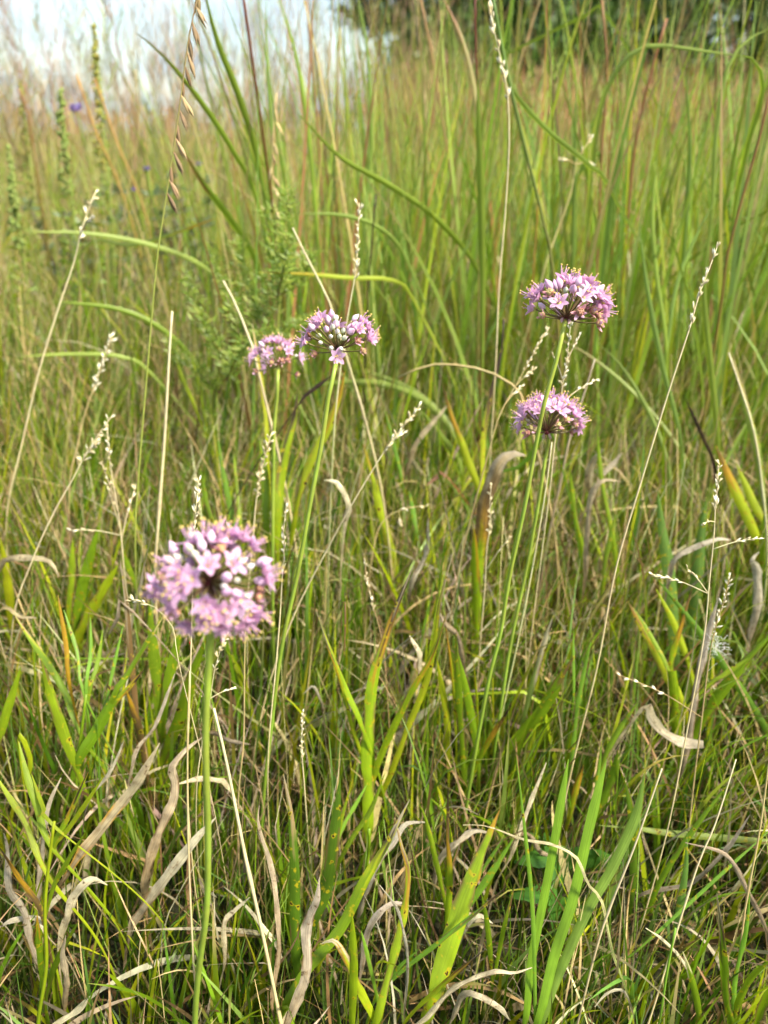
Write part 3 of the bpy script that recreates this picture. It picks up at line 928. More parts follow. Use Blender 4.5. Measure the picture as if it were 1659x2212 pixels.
plant('three broad deep green leaves rising behind the front onion stem', (350, 1640, 0.50), [
    ([(322, 1300), (333, 1417), (343, 1501), (350, 1580)], 0.52, 0.50, 25, G_MID),
    ([(395, 1335), (377, 1417), (363, 1481), (352, 1560)], 0.52, 0.50, 23, G_MID),
    ([(448, 1370), (412, 1467), (387, 1551), (350, 1640)], 0.48, 0.49, 27, YG2),
    ([(410, 1475), (395, 1520), (380, 1560)], 0.5, 0.5, 9, G_MID),
])
plant('blurred yellow-green broad leaves at mid height, between forked seed stalk and picture edge', (167, 1400, 0.64), [
    ([(157, 1165), (153, 1267), (147, 1350)], 0.66, 0.64, 18, YG2),
    ([(215, 1130), (187, 1234), (173, 1301), (165, 1380)], 0.66, 0.64, 23, G_MID),
    ([(255, 1220), (213, 1294), (167, 1380)], 0.64, 0.63, 24, YG),
    ([(262, 1180), (280, 1230), (292, 1260)], 0.66, 0.66, 13, G_MID),
    ([(0, 1160), (12, 1230), (20, 1290), (24, 1340)], 0.62, 0.62, 18, YG),
    ([(45, 1440), (30, 1490), (8, 1560), (-10, 1640)], 0.45, 0.44, 18, YG2),
    ([(57, 1700), (66, 1640), (40, 1590)], 0.42, 0.42, 10, YG),
])
plant('bright wide strap leaf with a thin black tip standing at the centre of the grass', (797, 1800, 0.435), [
    ([(893, 1221), (853, 1321), (822, 1410), (806, 1470), (796, 1560), (795, 1690), (797, 1800)], 0.50, 0.435, 29, YG2, dict(tip=[GREY, DARKTIP, DARKTIP, ORANGE], tipfrac=0.38, belly=0.58, twist=0.1, roll=0.1)),
    ([(683, 1318), (713, 1401), (752, 1500), (783, 1570)], 0.46, 0.44, 14, YG2, dict(tip=[GREY, DARKTIP, YG], tipfrac=0.62, belly=0.8)),
    ([(705, 1395), (735, 1470), (760, 1567), (783, 1640)], 0.45, 0.44, 8, YG, dict(tip=[BROWN, ORANGE], tipfrac=0.3)),
    ([(965, 1326), (930, 1424), (886, 1501), (830, 1617), (805, 1690)], 0.44, 0.435, 16, YG2, dict(tip=[BROWN, DARKTIP, ORANGE], tipfrac=0.3, belly=0.5)),
    ([(978, 1195), (950, 1300), (940, 1380), (922, 1470), (886, 1561), (846, 1667), (815, 1740)], 0.47, 0.44, 14, YG, dict(tip=[PALE, GREY, BROWN, G_YEL], tipfrac=0.36, belly=0.5)),
    ([(743, 1420), (746, 1330), (741, 1295)], 0.47, 0.48, 5, BROWN),
], [([(797, 1790), (797, 1830), (790, 1900)], 0.435, 0.43, 8, 7, G_MID, G_MID)])
plant('upright deep green leaf pair with needle tips, right of the central strap leaf', (1005, 1650, 0.49), [
    ([(985, 1365), (987, 1420), (991, 1501), (1000, 1640)], 0.49, 0.49, 16, G_MID, dict(tip=[DARKTIP, DARKTIP], tipfrac=0.15)),
    ([(990, 1412), (1013, 1517), (1030, 1620)], 0.48, 0.48, 17, G_MID),
    ([(1023, 1428), (1030, 1511), (1032, 1570)], 0.49, 0.49, 5, YG, dict(tip=ORANGE, tipfrac=0.3)),
    ([(960, 1335), (978, 1470), (985, 1600)], 0.50, 0.49, 6, YG, dict(tip=[DARKTIP, ORANGE], tipfrac=0.35)),
    ([(944, 1425), (963, 1534), (968, 1610)], 0.50, 0.49, 15, YG),
    ([(1105, 1524), (1068, 1581), (1040, 1630), (1022, 1670)], 0.47, 0.475, 12, YG2, dict(tip=[DARKTIP, DARKTIP, ORANGE], tipfrac=0.55)),
])
plant('green leaf trio leaning towards the onion stems, finely speckled with yellow', (1110, 1660, 0.50), [
    ([(1240, 1420), (1216, 1454), (1173, 1534), (1106, 1610)], 0.49, 0.495, 25, G_MID, dict(tip=[BROWN], tipfrac=0.15)),
    ([(1213, 1478), (1180, 1510), (1145, 1560), (1115, 1640)], 0.47, 0.48, 11, G_MID),
    ([(1199, 1320), (1178, 1380), (1160, 1440), (1136, 1530)], 0.52, 0.5, 14, G_PALE, dict(tip=[DARKTIP, PALE, GREY], tipfrac=0.6)),
    ([(1239, 1362), (1239, 1430), (1239, 1510)], 0.52, 0.5, 6, LG),
    ([(1276, 1385), (1249, 1517), (1236, 1634)], 0.50, 0.48, 12, LG),
])
plant('deep green curved leaf pair at bottom centre, lit along one edge', (665, 2110, 0.355), [
    ([(612, 1672), (628, 1760), (636, 1889), (636, 2005), (641, 2100)], 0.40, 0.36, 23, G_DEEP, dict(tip=[GREY, TAN], tipfrac=0.22, belly=0.5, roll=0.0)),
    ([(735, 1680), (722, 1805), (702, 1922), (663, 2019)], 0.40, 0.365, 29, G_DEEP, dict(roll=0.15)),
    ([(763, 1682), (740, 1760), (722, 1840), (700, 1920)], 0.42, 0.39, 9, YG2, dict(tip=ORANGE, tipfrac=0.12)),
    ([(795, 1690), (765, 1745), (735, 1800), (720, 1860)], 0.42, 0.39, 11, LG),
    ([(832, 1668), (800, 1750), (760, 1810), (728, 1870)], 0.42, 0.39, 11, G_MID),
])
plant('long grey-tipped leaf slanting across the bottom centre grass', (615, 2180, 0.34), [
    ([(885, 1727), (836, 1822), (786, 1905), (736, 2005), (663, 2095), (612, 2180)], 0.40, 0.34, 23, G_MID, dict(tip=[GREY, DARKTIP, YG], tipfrac=0.28, roll=0.1)),
])
plant('short yellow-green shoot with a white curled dead tip at the bottom', (805, 2205, 0.325), [
    ([(690, 2040), (723, 2033), (753, 2082), (786, 2155), (806, 2195)], 0.34, 0.325, 19, YG, dict(tip=[PALE, PALE, BROWN, ORANGE], tipfrac=0.3, roll=0.2)),
    ([(780, 2010), (796, 2072), (813, 2150)], 0.34, 0.325, 11, LG),
    ([(853, 1766), (868, 1830), (882, 1889), (870, 1989), (843, 2089), (813, 2208)], 0.39, 0.325, 21, YG2, dict(tip=[GREY, BROWN, ORANGE], tipfrac=0.35, belly=0.6)),
    ([(905, 2050), (853, 2099), (820, 2160)], 0.32, 0.32, 9, LG),
    ([(1095, 1915), (1028, 1972), (953, 2032), (853, 2112)], 0.33, 0.325, 10, LG, dict(tip=[DARKTIP, BROWN], tipfrac=0.3)),
    ([(760, 1970), (764, 2072), (760, 2205)], 0.33, 0.325, 19, YG2),
])
plant('widest yellow-green leaf of the foreground, torn and dark tipped, below the onion stems', (936, 2170, 0.33), [
    ([(1080, 1748), (1050, 1822), (1018, 1905), (994, 1972), (962, 2072), (934, 2170)], 0.40, 0.33, 42, YG2, dict(tip=[DARKTIP, DARKTIP, ORANGE], tipfrac=0.28, belly=0.5, bites=0.8, roll=0.05)),
    ([(905, 1738), (918, 1765), (936, 1839), (962, 1958)], 0.38, 0.35, 13, YG2),
    ([(968, 1690), (967, 1800), (971, 1900), (963, 2039)], 0.38, 0.35, 14, YG2, dict(tip=[DARKTIP, BROWN, ORANGE], tipfrac=0.4, belly=0.6)),
    ([(1110, 1810), (1053, 1899), (1005, 1968)], 0.36, 0.35, 15, LG),
    ([(1088, 1810), (1050, 1868), (1010, 1930)], 0.37, 0.36, 9, LG),
    ([(1048, 2050), (975, 2110), (945, 2136), (884, 2195)], 0.31, 0.315, 11, YG, dict(tip=[GREY, DARKTIP, DARKTIP, ORANGE], tipfrac=0.5)),
    ([(1040, 1930), (1053, 2000), (1062, 2100)], 0.34, 0.33, 12, G_MID),
    ([(1112, 1910), (1090, 2000), (1072, 2090)], 0.34, 0.33, 10, G_MID, dict(tip=BROWN, tipfrac=0.2)),
])
plant('stiff bright green folded blades, a sheaf of three rising from the bottom edge', (1160, 2205, 0.325), [
    ([(1310, 1640), (1273, 1789), (1239, 1939), (1196, 2072), (1164, 2205)], 0.42, 0.33, 22, mixc(LG, G_MID, 0.5), dict(bites=0.1, fold=0.2, roll=0.3, belly=0.18, mat=M_BLADE)),
    ([(1392, 1670), (1373, 1762), (1323, 1872), (1266, 1972), (1199, 2122), (1170, 2205)], 0.42, 0.33, 21, mixc(LG, G_PALE, 0.4), dict(bites=0.1, fold=0.2, roll=-0.3, belly=0.18, mat=M_BLADE)),
    ([(1228, 1640), (1203, 1789), (1179, 1922), (1149, 2072), (1137, 2195)], 0.40, 0.325, 18, mixc(LG, G_MID, 0.5), dict(bites=0.1, fold=0.2, roll=0.2, belly=0.18, mat=M_BLADE)),
    ([(1116, 1640), (1130, 1760), (1150, 1960), (1156, 2190)], 0.37, 0.325, 9, LG, dict(bites=0)),
])
plant('speckled green leaf with broken end, beside the tall stalk low down', (1290, 1780, 0.44), [
    ([(1335, 1620), (1322, 1680), (1300, 1730), (1280, 1780)], 0.45, 0.44, 21, G_MID),
    ([(1262, 1650), (1245, 1700), (1232, 1760)], 0.45, 0.44, 14, YG, dict(tip=[DARKTIP, ORANGE], tipfrac=0.5)),
    ([(1350, 1690), (1362, 1755), (1369, 1872), (1362, 1950)], 0.42, 0.40, 17, G_DEEP),
    ([(1379, 1515), (1326, 1594), (1290, 1675)], 0.48, 0.46, 13, G_MID),
    ([(1300, 1600), (1292, 1680), (1270, 1800)], 0.46, 0.44, 8, LG),
])
plant('long blade lying flat through the grass near the right edge', (1659, 1850, 0.46), [
    ([(1293, 1783), (1380, 1790), (1439, 1799), (1560, 1810), (1690, 1822)], 0.47, 0.45, 14, G_PALE, dict(root=False, bites=0)),
    ([(1700, 1760), (1600, 1850), (1480, 1960), (1380, 2050)], 0.40, 0.36, 7, LG),
    ([(1575, 1690), (1500, 1790), (1440, 1880), (1400, 1960)], 0.42, 0.40, 12, G_MID),
])
plant('green spear leaf on a thin stalk near the bottom right corner', (1425, 2205, 0.325), [
    ([(1484, 1800), (1482, 1872), (1472, 1939), (1459, 2008)], 0.36, 0.34, 15, G_BLUE, dict(root=False, bites=0, belly=0.6)),
], [([(1459, 2005), (1440, 2105), (1425, 2205)], 0.34, 0.325, 5, 5, LG, LG)])
plant('broad dark leaf pair in the bottom right corner', (1585, 2200, 0.325), [
    ([(1548, 1930), (1556, 2000), (1562, 2070), (1569, 2160), (1580, 2212)], 0.34, 0.325, 19, G_MID, dict(tip=[GREY, DARKTIP], tipfrac=0.3, belly=0.5)),
    ([(1670, 2070), (1626, 2110), (1598, 2160), (1585, 2205)], 0.32, 0.325, 15, YG2),
    ([(1620, 1930), (1612, 2010), (1590, 2110), (1583, 2190)], 0.34, 0.325, 11, LG),
    ([(1690, 2110), (1655, 2160), (1635, 2212)], 0.31, 0.315, 20, G_MID),
    ([(1475, 2055), (1490, 2100), (1505, 2160), (1510, 2212)], 0.33, 0.32, 14, G_MID, dict(tip=PALE, tipfrac=0.2)),
])
plant('black spotted yellow-green leaf pair beside the forked seed stalk', (1470, 1560, 0.53), [
    ([(1357, 1300), (1396, 1374), (1433, 1441), (1475, 1530)], 0.57, 0.53, 24, YG, dict(tip=[BROWN, ORANGE], tipfrac=0.18, bites=0.7, belly=0.5)),
    ([(1495, 1270), (1478, 1330), (1455, 1410), (1449, 1460), (1460, 1570)], 0.55, 0.53, 14, YG2, dict(tip=[DARKTIP, BROWN, ORANGE], tipfrac=0.42)),
    ([(1368, 1312), (1410, 1380), (1452, 1470)], 0.56, 0.53, 10, YG2),
    ([(1452, 1450), (1458, 1520), (1462, 1600)], 0.53, 0.52, 22, YG2, dict(blunt=True)),
    ([(1417, 1272), (1459, 1354), (1496, 1470)], 0.58, 0.55, 14, YG),
])
plant('straight pale green blade crossing the right side diagonally', (1670, 1620, 0.50), [
    ([(1412, 1242), (1486, 1334), (1549, 1417), (1620, 1520), (1680, 1620)], 0.56, 0.50, 17, LG, dict(bites=0.1)),
    ([(1675, 1360), (1589, 1454), (1520, 1550), (1480, 1620)], 0.50, 0.50, 24, YG2),
    ([(1620, 1420), (1560, 1460), (1525, 1485)], 0.50, 0.5, 13, YG2),
])
plant('two wide blue-green blades standing behind the forked seed stalk', (1475, 1440, 0.80), [
    ([(1420, 1060), (1432, 1150), (1449, 1267), (1460, 1440)], 0.84, 0.80, 27, G_BLUE, dict(bites=0, roll=0.1)),
    ([(1525, 1080), (1512, 1180), (1500, 1300), (1490, 1410)], 0.84, 0.80, 26, G_BLUE, dict(bites=0, roll=0.1)),
    ([(1580, 760), (1612, 880), (1640, 1000), (1650, 1150)], 0.8, 0.78, 16, G_PALE, dict(bites=0, tip=STRAW, tipfrac=0.3)),
    ([(1545, 960), (1580, 1040), (1612, 1110), (1650, 1200)], 0.75, 0.72, 22, YG, dict(tip=[DARKTIP, ORANGE, ORANGE], tipfrac=0.35)),
    ([(1590, 1000), (1625, 1080), (1665, 1170)], 0.75, 0.72, 18, YG),
    ([(1655, 1090), (1648, 1200), (1655, 1340)], 0.7, 0.68, 24, YG2),
    ([(1480, 860), (1520, 950), (1545, 1020)], 0.78, 0.76, 9, DARKTIP, dict(mat=M_DRY)),
])
plant('orange margined leaf with long black tip, left of the lower onion flower', (1040, 1090, 0.74), [
    ([(955, 828), (972, 888), (990, 937), (1009, 992), (1038, 1075)], 0.76, 0.73, 17, YG, dict(tip=[DARKTIP, DARKTIP, ORANGE, ORANGE], tipfrac=0.45, belly=0.55)),
    ([(1085, 745), (1068, 815), (1057, 872), (1046, 931), (1043, 986), (1042, 1070)], 0.78, 0.74, 11, YG, dict(tip=[DARKTIP, DARKTIP, BROWN], tipfrac=0.42, belly=0.5)),
    ([(1052, 980), (1060, 1010), (1066, 1045)], 0.73, 0.73, 12, YG2),
])
plant('large leaf with grey curled end and orange edged green base, left of the onion stems', (1030, 1330, 0.62), [
    ([(1138, 984), (1103, 980), (1077, 1001), (1062, 1040), (1046, 1090), (1040, 1150), (1032, 1210), (1030, 1320)], 0.62, 0.62, 29, YG2, dict(tip=[GREY, GREY, TAN, BROWN, BROWN, ORANGE], tipfrac=0.66, belly=0.15, twist=0.9, roll=-0.3, mat=M_DRY)),
    ([(1024, 1140), (1026, 1200), (1028, 1260), (1030, 1330)], 0.61, 0.61, 20, YG2, dict(tip=[ORANGE, ORANGE], tipfrac=0.2)),
])
plant('yellow-green blades leaning left, between the middle onion stem and the straw stalk', (855, 1260, 0.72), [
    ([(785, 960), (810, 1054), (822, 1103), (839, 1161), (855, 1235)], 0.76, 0.72, 18, YG, dict(tip=ORANGE, tipfrac=0.1)),
    ([(884, 1060), (893, 1110), (904, 1170)], 0.74, 0.72, 11, LG),
    ([(830, 880), (850, 960), (870, 1050)], 0.8, 0.77, 8, LG),
])
plant('yellow blade pressed behind the middle onion stem', (640, 1160, 0.68), [
    ([(745, 800), (735, 850), (718, 895), (700, 940), (668, 1000), (640, 1100)], 0.70, 0.68, 20, YG, dict(tip=ORANGE, tipfrac=0.12)),
    ([(642, 850), (638, 900), (620, 965), (605, 1040), (600, 1140)], 0.72, 0.68, 25, YG2, dict(tip=[DARKTIP, DARKTIP, BROWN], tipfrac=0.4)),
    ([(560, 950), (572, 1030), (576, 1140)], 0.72, 0.69, 18, G_MID),
    ([(715, 812), (690, 832), (655, 860)], 0.7, 0.7, 10, DARKTIP, dict(mat=M_DRY)),
    ([(545, 700), (560, 790), (575, 900), (580, 1010)], 0.8, 0.75, 10, G_YEL, dict(tip=[PALE, PALE, ORANGE], tipfrac=0.4)),
    ([(378, 770), (395, 820), (425, 890)], 0.9, 0.88, 9, YG),
    ([(412, 770), (430, 830), (440, 890)], 0.9, 0.88, 8, YG),
])
plant('narrow green blades below the rear small flower', (520, 1230, 0.70), [
    ([(470, 940), (480, 1010), (500, 1110), (520, 1220)], 0.74, 0.7, 12, LG),
    ([(505, 980), (512, 1060), (520, 1150)], 0.74, 0.7, 10, YG2),
    ([(430, 1000), (445, 1080), (470, 1170)], 0.72, 0.7, 11, G_MID),
])
plant('loose green blades right of the onion stems, low', (1350, 1230, 0.66), [
    ([(1290, 930), (1300, 1040), (1330, 1200)], 0.72, 0.68, 13, YG2),
    ([(1230, 1010), (1240, 1100), (1260, 1210)], 0.7, 0.68, 14, YG2),
    ([(1330, 1110), (1310, 1200), (1300, 1280)], 0.68, 0.66, 12, G_MID),
    ([(1060, 1020), (1120, 1010), (1165, 960), (1190, 930)], 0.7, 0.68, 10, LG),
])

# low broad leaved seedling half hidden under the stiff blades
def seedling():
    c = at_y(1200, 1985, 0.36); c.z = 0
    e = empty('broad_leaf_seedling', c, 'low broad leaved green seedling half hidden behind the stiff bright blades', 'seedling')
    spec = [((1110, 1862), (1205, 1868), 0.41, 48), ((1345, 1866), (1215, 1876), 0.41, 50), ((1100, 1935), (1195, 1945), 0.37, 62), ((1280, 2010), (1210, 1960), 0.37, 46), ((1175, 1800), (1200, 1870), 0.43, 34)]
    for (a, b, Y, w) in spec:
        A, B = at_y(a[0], a[1], Y), at_y(b[0], b[1], Y)
        Q = catmull([A, A.lerp(B, 0.5) + Vector((0, 0, 0.006)), B, Vector((c.x, c.y, 0.0))], 20)
        wm = w * depth_of(A) / F
        W = []
        for i in range(20):
            t = i / 12
            k = math.sin(math.pi * min(1, max(0.02, t ** 0.8))) if t < 1 else 0.06
            W.append(max(0.0016, wm * k * (1 + 0.16 * (i % 2))))
        mb = MB(); ribbon(mb, Q, W, [jit(s2l((76, 122, 44)), 0.05)] * 20, roll=1.0 if a[1] > 1900 else 0.7, fold=0.2, across=4)
        mb.build('leaf', M_TALL, e)
seedling()

# ------------------------------------------------------------------ dead curled leaves
def dry_leaf(label, pts, y0, y1, w, col=GREY, twist=None, roll=None, col2=None, bites=0.3, root=True, blunt=False, edge=None):
    P = path(pts, y0, y1, root=root)
    r = P[-1].copy(); r.z = 0
    f = vis_frac(P, len(pts))
    n = 40
    for k in range(1, len(P) - 1):
        P[k] = P[k] + Vector((random.gauss(0, 1), random.gauss(0, 1), random.gauss(0, 1))) * 0.0016
    Q = catmull(P, n)
    tw = random.uniform(-1.4, 1.4) if twist is None else twist
    rl = random.uniform(-0.6, 0.6) if roll is None else roll
    wm = 0.82 * w * depth_of(Q[int(n * f * 0.5)]) / F
    W, C = [], []
    cj = jit(mixc(col, s2l((206, 196, 172)), 0.35), 0.1); c2 = col2 or mixc(col, BROWN, 0.35)
    for i in range(n):
        t = i / (n - 1) / f
        k = min(1.0, (t / 0.3) ** 0.7) if t < 0.3 else 1.0
        if blunt: k = 0.9 if i == 0 else 1.0
        if t > 0.9: k *= max(0.3, 1 - (t - 0.9) * 2.5)
        k *= 1 - 0.12 * math.sin(i * 1.3 + rl * 7)
        W.append(max(0.0005, wm * k))
        c = mixc(cj, c2, min(1, max(0, t - 0.35) * 1.2))
        C.append(tuple(v * (1 + 0.12 * math.sin(i * 2.1 + rl * 5)) for v in c))
    mb = MB()
    ribbon(mb, Q, W, C, roll=rl, twist=tw, fold=0.12 if blunt else 0.35, bites=bites, edge_col=edge or BROWN, crinkle=0.045)
    in_view(Q[:int(n * f) + 1], W)
    o = mb.build('dry_leaf', M_DRY, None, origin=r)
    tag(o, label, 'dry leaf', 'dead curled grass leaves')
    return o
D = dry_leaf
D('arched pale dry leaf hooking over right of the middle onion stem', [(700, 1037), (722, 1036), (740, 1055), (750, 1090), (743, 1150)], 0.62, 0.62, 15, PALE)
D('arched grey dry leaf bridging behind the forked seed stalk', [(1579, 1167), (1543, 1157), (1489, 1174), (1459, 1207), (1446, 1265)], 0.62, 0.62, 15, GREY)
D('curled grey dry leaf hanging at the right edge above the arrow-straight blade', [(1640, 1192), (1620, 1205), (1636, 1234), (1632, 1310), (1618, 1390)], 0.62, 0.6, 22, GREY)
D('broad pale dry leaf with a cut square end lying beside the tall stalk', [(1520, 1608), (1470, 1602), (1430, 1582), (1404, 1554), (1390, 1530)], 0.45, 0.47, 25, PALE, blunt=True, twist=0.3, roll=0.2, bites=0.1)
D('broad tan leaf edged in yellow, slanting up beside the corner cane', [(345, 1605), (307, 1672), (273, 1732), (213, 1805), (147, 1880)], 0.36, 0.33, 27, TAN, col2=BROWN, twist=0.3, roll=0.1, edge=ORANGE, bites=0.7)
D('brown ribbon leaf twisting in an S left of the front onion stem', [(440, 1591), (400, 1612), (372, 1650), (377, 1690), (368, 1729), (350, 1780), (333, 1855), (322, 1925)], 0.40, 0.36, 25, TAN, twist=1.3)
D('long taupe dry leaf reaching from low grass to the front onion stem', [(467, 1765), (417, 1815), (367, 1889), (317, 1955), (290, 2010)], 0.36, 0.33, 27, mixc(GREY, BROWN, 0.35), twist=0.3, roll=0.1)
D('whitish arched leaf curling over right of the corner cane', [(232, 1912), (200, 1903), (167, 1930), (150, 1972), (133, 2040)], 0.33, 0.32, 22, PALE)
D('pale grey leaf bending along the left edge into the corner cane', [(8, 1800), (13, 1839), (20, 1905), (37, 1972), (67, 2039), (83, 2100)], 0.33, 0.32, 18, GREY, twist=0.4)
D('upright whitish dry leaf behind the corner cane stem', [(132, 1680), (110, 1739), (92, 1839), (82, 1945)], 0.36, 0.34, 16, GREY, twist=0.5)
D('short dry leaf lying level at the left edge near the bottom', [(-5, 2005), (33, 1989), (77, 1992), (95, 2010)], 0.32, 0.32, 13, PALE)
D('tan dry leaf hanging straight down right of the corner cane base', [(142, 2020), (140, 2065), (140, 2105), (133, 2175)], 0.325, 0.32, 17, TAN, twist=0.3)
D('pale leaf at the very bottom left, curving into the corner', [(190, 2158), (155, 2176), (125, 2200), (100, 2225)], 0.31, 0.31, 14, PALE)
D('silvery dry leaf arching right of the lower front onion stem', [(540, 1938), (507, 1963), (490, 1999), (480, 2080)], 0.345, 0.335, 14, PALE)
D('small pale dry leaf crossing just right of the front onion stem', [(383, 1694), (433, 1682), (470, 1688), (495, 1705)], 0.41, 0.42, 13, PALE)
D('brown curled leaf stuck out right of the front onion stem', [(540, 1608), (493, 1596), (455, 1592), (430, 1600)], 0.44, 0.45, 13, BROWN, roll=0.5)
D('pale arched leaf rising behind the bottom centre slanting leaf', [(922, 1776), (880, 1780), (843, 1815), (806, 1872), (786, 1985)], 0.40, 0.37, 19, GREY)
D('pale arched leaf curving over in front of the widest leaf tip', [(1060, 1800), (1020, 1790), (980, 1812), (953, 1852), (945, 1900)], 0.40, 0.39, 18, GREY)
D('grey arched leaf low between the slanting leaf and the widest leaf', [(880, 1950), (836, 1963), (806, 2012), (783, 2095)], 0.36, 0.34, 18, GREY)
D('narrow grey leaf hanging in a long curve at bottom centre', [(820, 1912), (853, 1979), (876, 2055), (886, 2122), (876, 2195)], 0.345, 0.325, 10, GREY)
D('white arching dry leaf reaching across the bottom edge', [(1149, 2090), (1106, 2090), (1053, 2100), (986, 2143), (920, 2189), (880, 2218)], 0.31, 0.30, 14, PALE, twist=0.3)
D('pale hooked leaf just below the white arching one', [(1102, 2205), (1073, 2159), (1033, 2142), (1000, 2152), (975, 2190)], 0.31, 0.31, 16, GREY)
D('small pale leaf curled at the foot of the widest leaf', [(1065, 1995), (1033, 1978), (1003, 2000), (992, 2040)], 0.35, 0.345, 15, PALE)
D('broad dry brown ribbon leaf under the deep green pair', [(690, 1895), (676, 1950), (663, 2005), (650, 2105), (628, 2208)], 0.35, 0.325, 27, mixc(GREY, TAN, 0.5), twist=0.3, roll=0.1)
D('narrow brown leaf descending left of the deep green pair', [(560, 1740), (566, 1795), (583, 1905), (600, 2039), (596, 2180)], 0.37, 0.325, 14, mixc(TAN, BROWN, 0.4), twist=0.4)
D('white papery leaf scrap standing right of the central strap leaf', [(884, 1372), (902, 1406), (908, 1440), (902, 1475)], 0.50, 0.50, 16, PALE)
D('tan folded leaf right of the central leaf tips', [(945, 1318), (970, 1350), (996, 1380), (1010, 1430)], 0.55, 0.54, 18, TAN)
D('small ring-shaped dry leaf near the straw stalks at left centre', [(655, 1500), (675, 1486), (695, 1500), (697, 1545)], 0.5, 0.5, 9, GREY)
D('thin pale leaf bending over the central strap leaf top', [(925, 1120), (913, 1194), (890, 1250), (875, 1300)], 0.66, 0.64, 14, GREY)
D('crumpled tan leaf right of the lower onion flower stem', [(1304, 968), (1282, 1000), (1274, 1040), (1290, 1080)], 0.72, 0.72, 20, TAN)
D('crumpled tan leaf lower and wider, beside the first crumpled one', [(1340, 1040), (1300, 1042), (1278, 1080), (1262, 1180), (1258, 1260)], 0.68, 0.66, 17, TAN)
D('pointed grey leaf sticking up behind the crumpled tan leaves', [(1344, 978), (1318, 1005), (1296, 1030), (1280, 1060)], 0.74, 0.73, 13, GREY)
D('tan leaf arching over blurred on the far left', [(127, 1245), (107, 1207), (73, 1201), (20, 1211), (-15, 1240)], 0.58, 0.6, 16, TAN)
D('short pale dry leaf lying at the left edge above the leaf fan', [(80, 1335), (40, 1328), (-5, 1324)], 0.55, 0.56, 8, STRAW)
D('grey straight leaf crossing behind the three broad leaves', [(378, 1455), (333, 1561), (305, 1625), (280, 1675)], 0.45, 0.43, 10, GREY, twist=0.3)
D('dark grey thin leaf pointing up left of the S-shaped ribbon', [(268, 1598), (248, 1640), (230, 1680), (205, 1740)], 0.4, 0.38, 9, mixc(GREY, DARKTIP, 0.5), twist=0.3)
D('long thin dry leaf arching from the widest leaf down to the lower right', [(1000, 1782), (1060, 1793), (1125, 1806), (1189, 1819), (1246, 1862), (1273, 1902), (1293, 1955), (1323, 2055), (1356, 2160)], 0.39, 0.335, 8, STRAW, col2=G_MID, twist=0.3, bites=0)
D('flat tan leaf draped behind the stiff bright blades', [(1195, 1850), (1165, 1828), (1128, 1812), (1100, 1820)], 0.42, 0.42, 16, TAN)
D('pale stiff leaf standing up just right of the onion stem bases', [(1180, 1648), (1150, 1720), (1125, 1790), (1100, 1860)], 0.43, 0.4, 11, PALE, twist=0.2)
D('tan curved leaf sweeping round at the bottom right', [(1480, 1820), (1560, 1850), (1620, 1930), (1655, 2010), (1665, 2080)], 0.37, 0.34, 13, TAN)
D('short pale hook of dead leaf in the bottom right grass', [(1395, 2005), (1440, 2030), (1470, 2080), (1490, 2150)], 0.34, 0.33, 10, PALE)
D('grey dead leaf bent flat across the lower right grass', [(1620, 1760), (1560, 1830), (1480, 1900), (1390, 1935)], 0.38, 0.40, 13, mixc(GREY, DARKTIP, 0.25))
D('curly pale dead leaf loop at the bottom edge, right of the bright sheaf', [(1285, 2175), (1310, 2150), (1345, 2160), (1368, 2200)], 0.315, 0.315, 9, PALE)
D('dark torn leaf standing behind the forked stalk at lower right', [(1552, 1290), (1530, 1390), (1505, 1490), (1480, 1640)], 0.50, 0.46, 20, mixc(GREY, BROWN, 0.4), twist=0.2, roll=0.0)
D('tan blurred leaf leaning behind the orange margined leaf', [(968, 874), (937, 911), (904, 962), (880, 1020)], 0.85, 0.83, 14, TAN)
D('small rusty red dead leaf low behind the straw stalk', [(922, 1048), (945, 1036), (968, 1034)], 0.78, 0.78, 9, s2l((168, 88, 54)), col2=s2l((150, 80, 50)))

# ------------------------------------------------------------------ dry seed stalks
def spikelet_mesh(k):
    mb = MB()
    c0, c1 = s2l((206, 190, 144)), (s2l((236, 228, 204)), s2l((222, 206, 166)), s2l((242, 236, 216)), s2l((214, 196, 154)))[k]
    for i in range(2 + k % 2):
        off = Vector((0.22 * (i - 0.5), 0.1 * i, 0.15 * i))
        ellipsoid(mb, Vector((0, 0, 0.45)) + off * 0.6, Vector((0.25 * (i - 0.5), 0.12 * k - 0.1, 1)), 1.15 - 0.2 * i, 0.12, c0, c1, rings=5, sides=5, power=0.9, point=0.75)
    return mb.mesh('spikelet', M_STRAW)
SPK = [spikelet_mesh(k) for k in range(4)]
def put_spikelet(parent, p, d, L, me=None):
    o = bpy.data.objects.new('spikelet', me or SPK[random.randrange(4)])
    COL.objects.link(o)
    o.parent = parent
    q = d.normalized().to_track_quat('Z', 'Y')
    o.rotation_mode = 'QUATERNION'
    from mathutils import Quaternion
    o.rotation_quaternion = q @ Quaternion((0, 0, 1), random.uniform(0, 6.28))
    o.location = p - parent.location
    o.scale = (L * random.uniform(0.9, 1.3), L * random.uniform(0.9, 1.3), L)
    return o

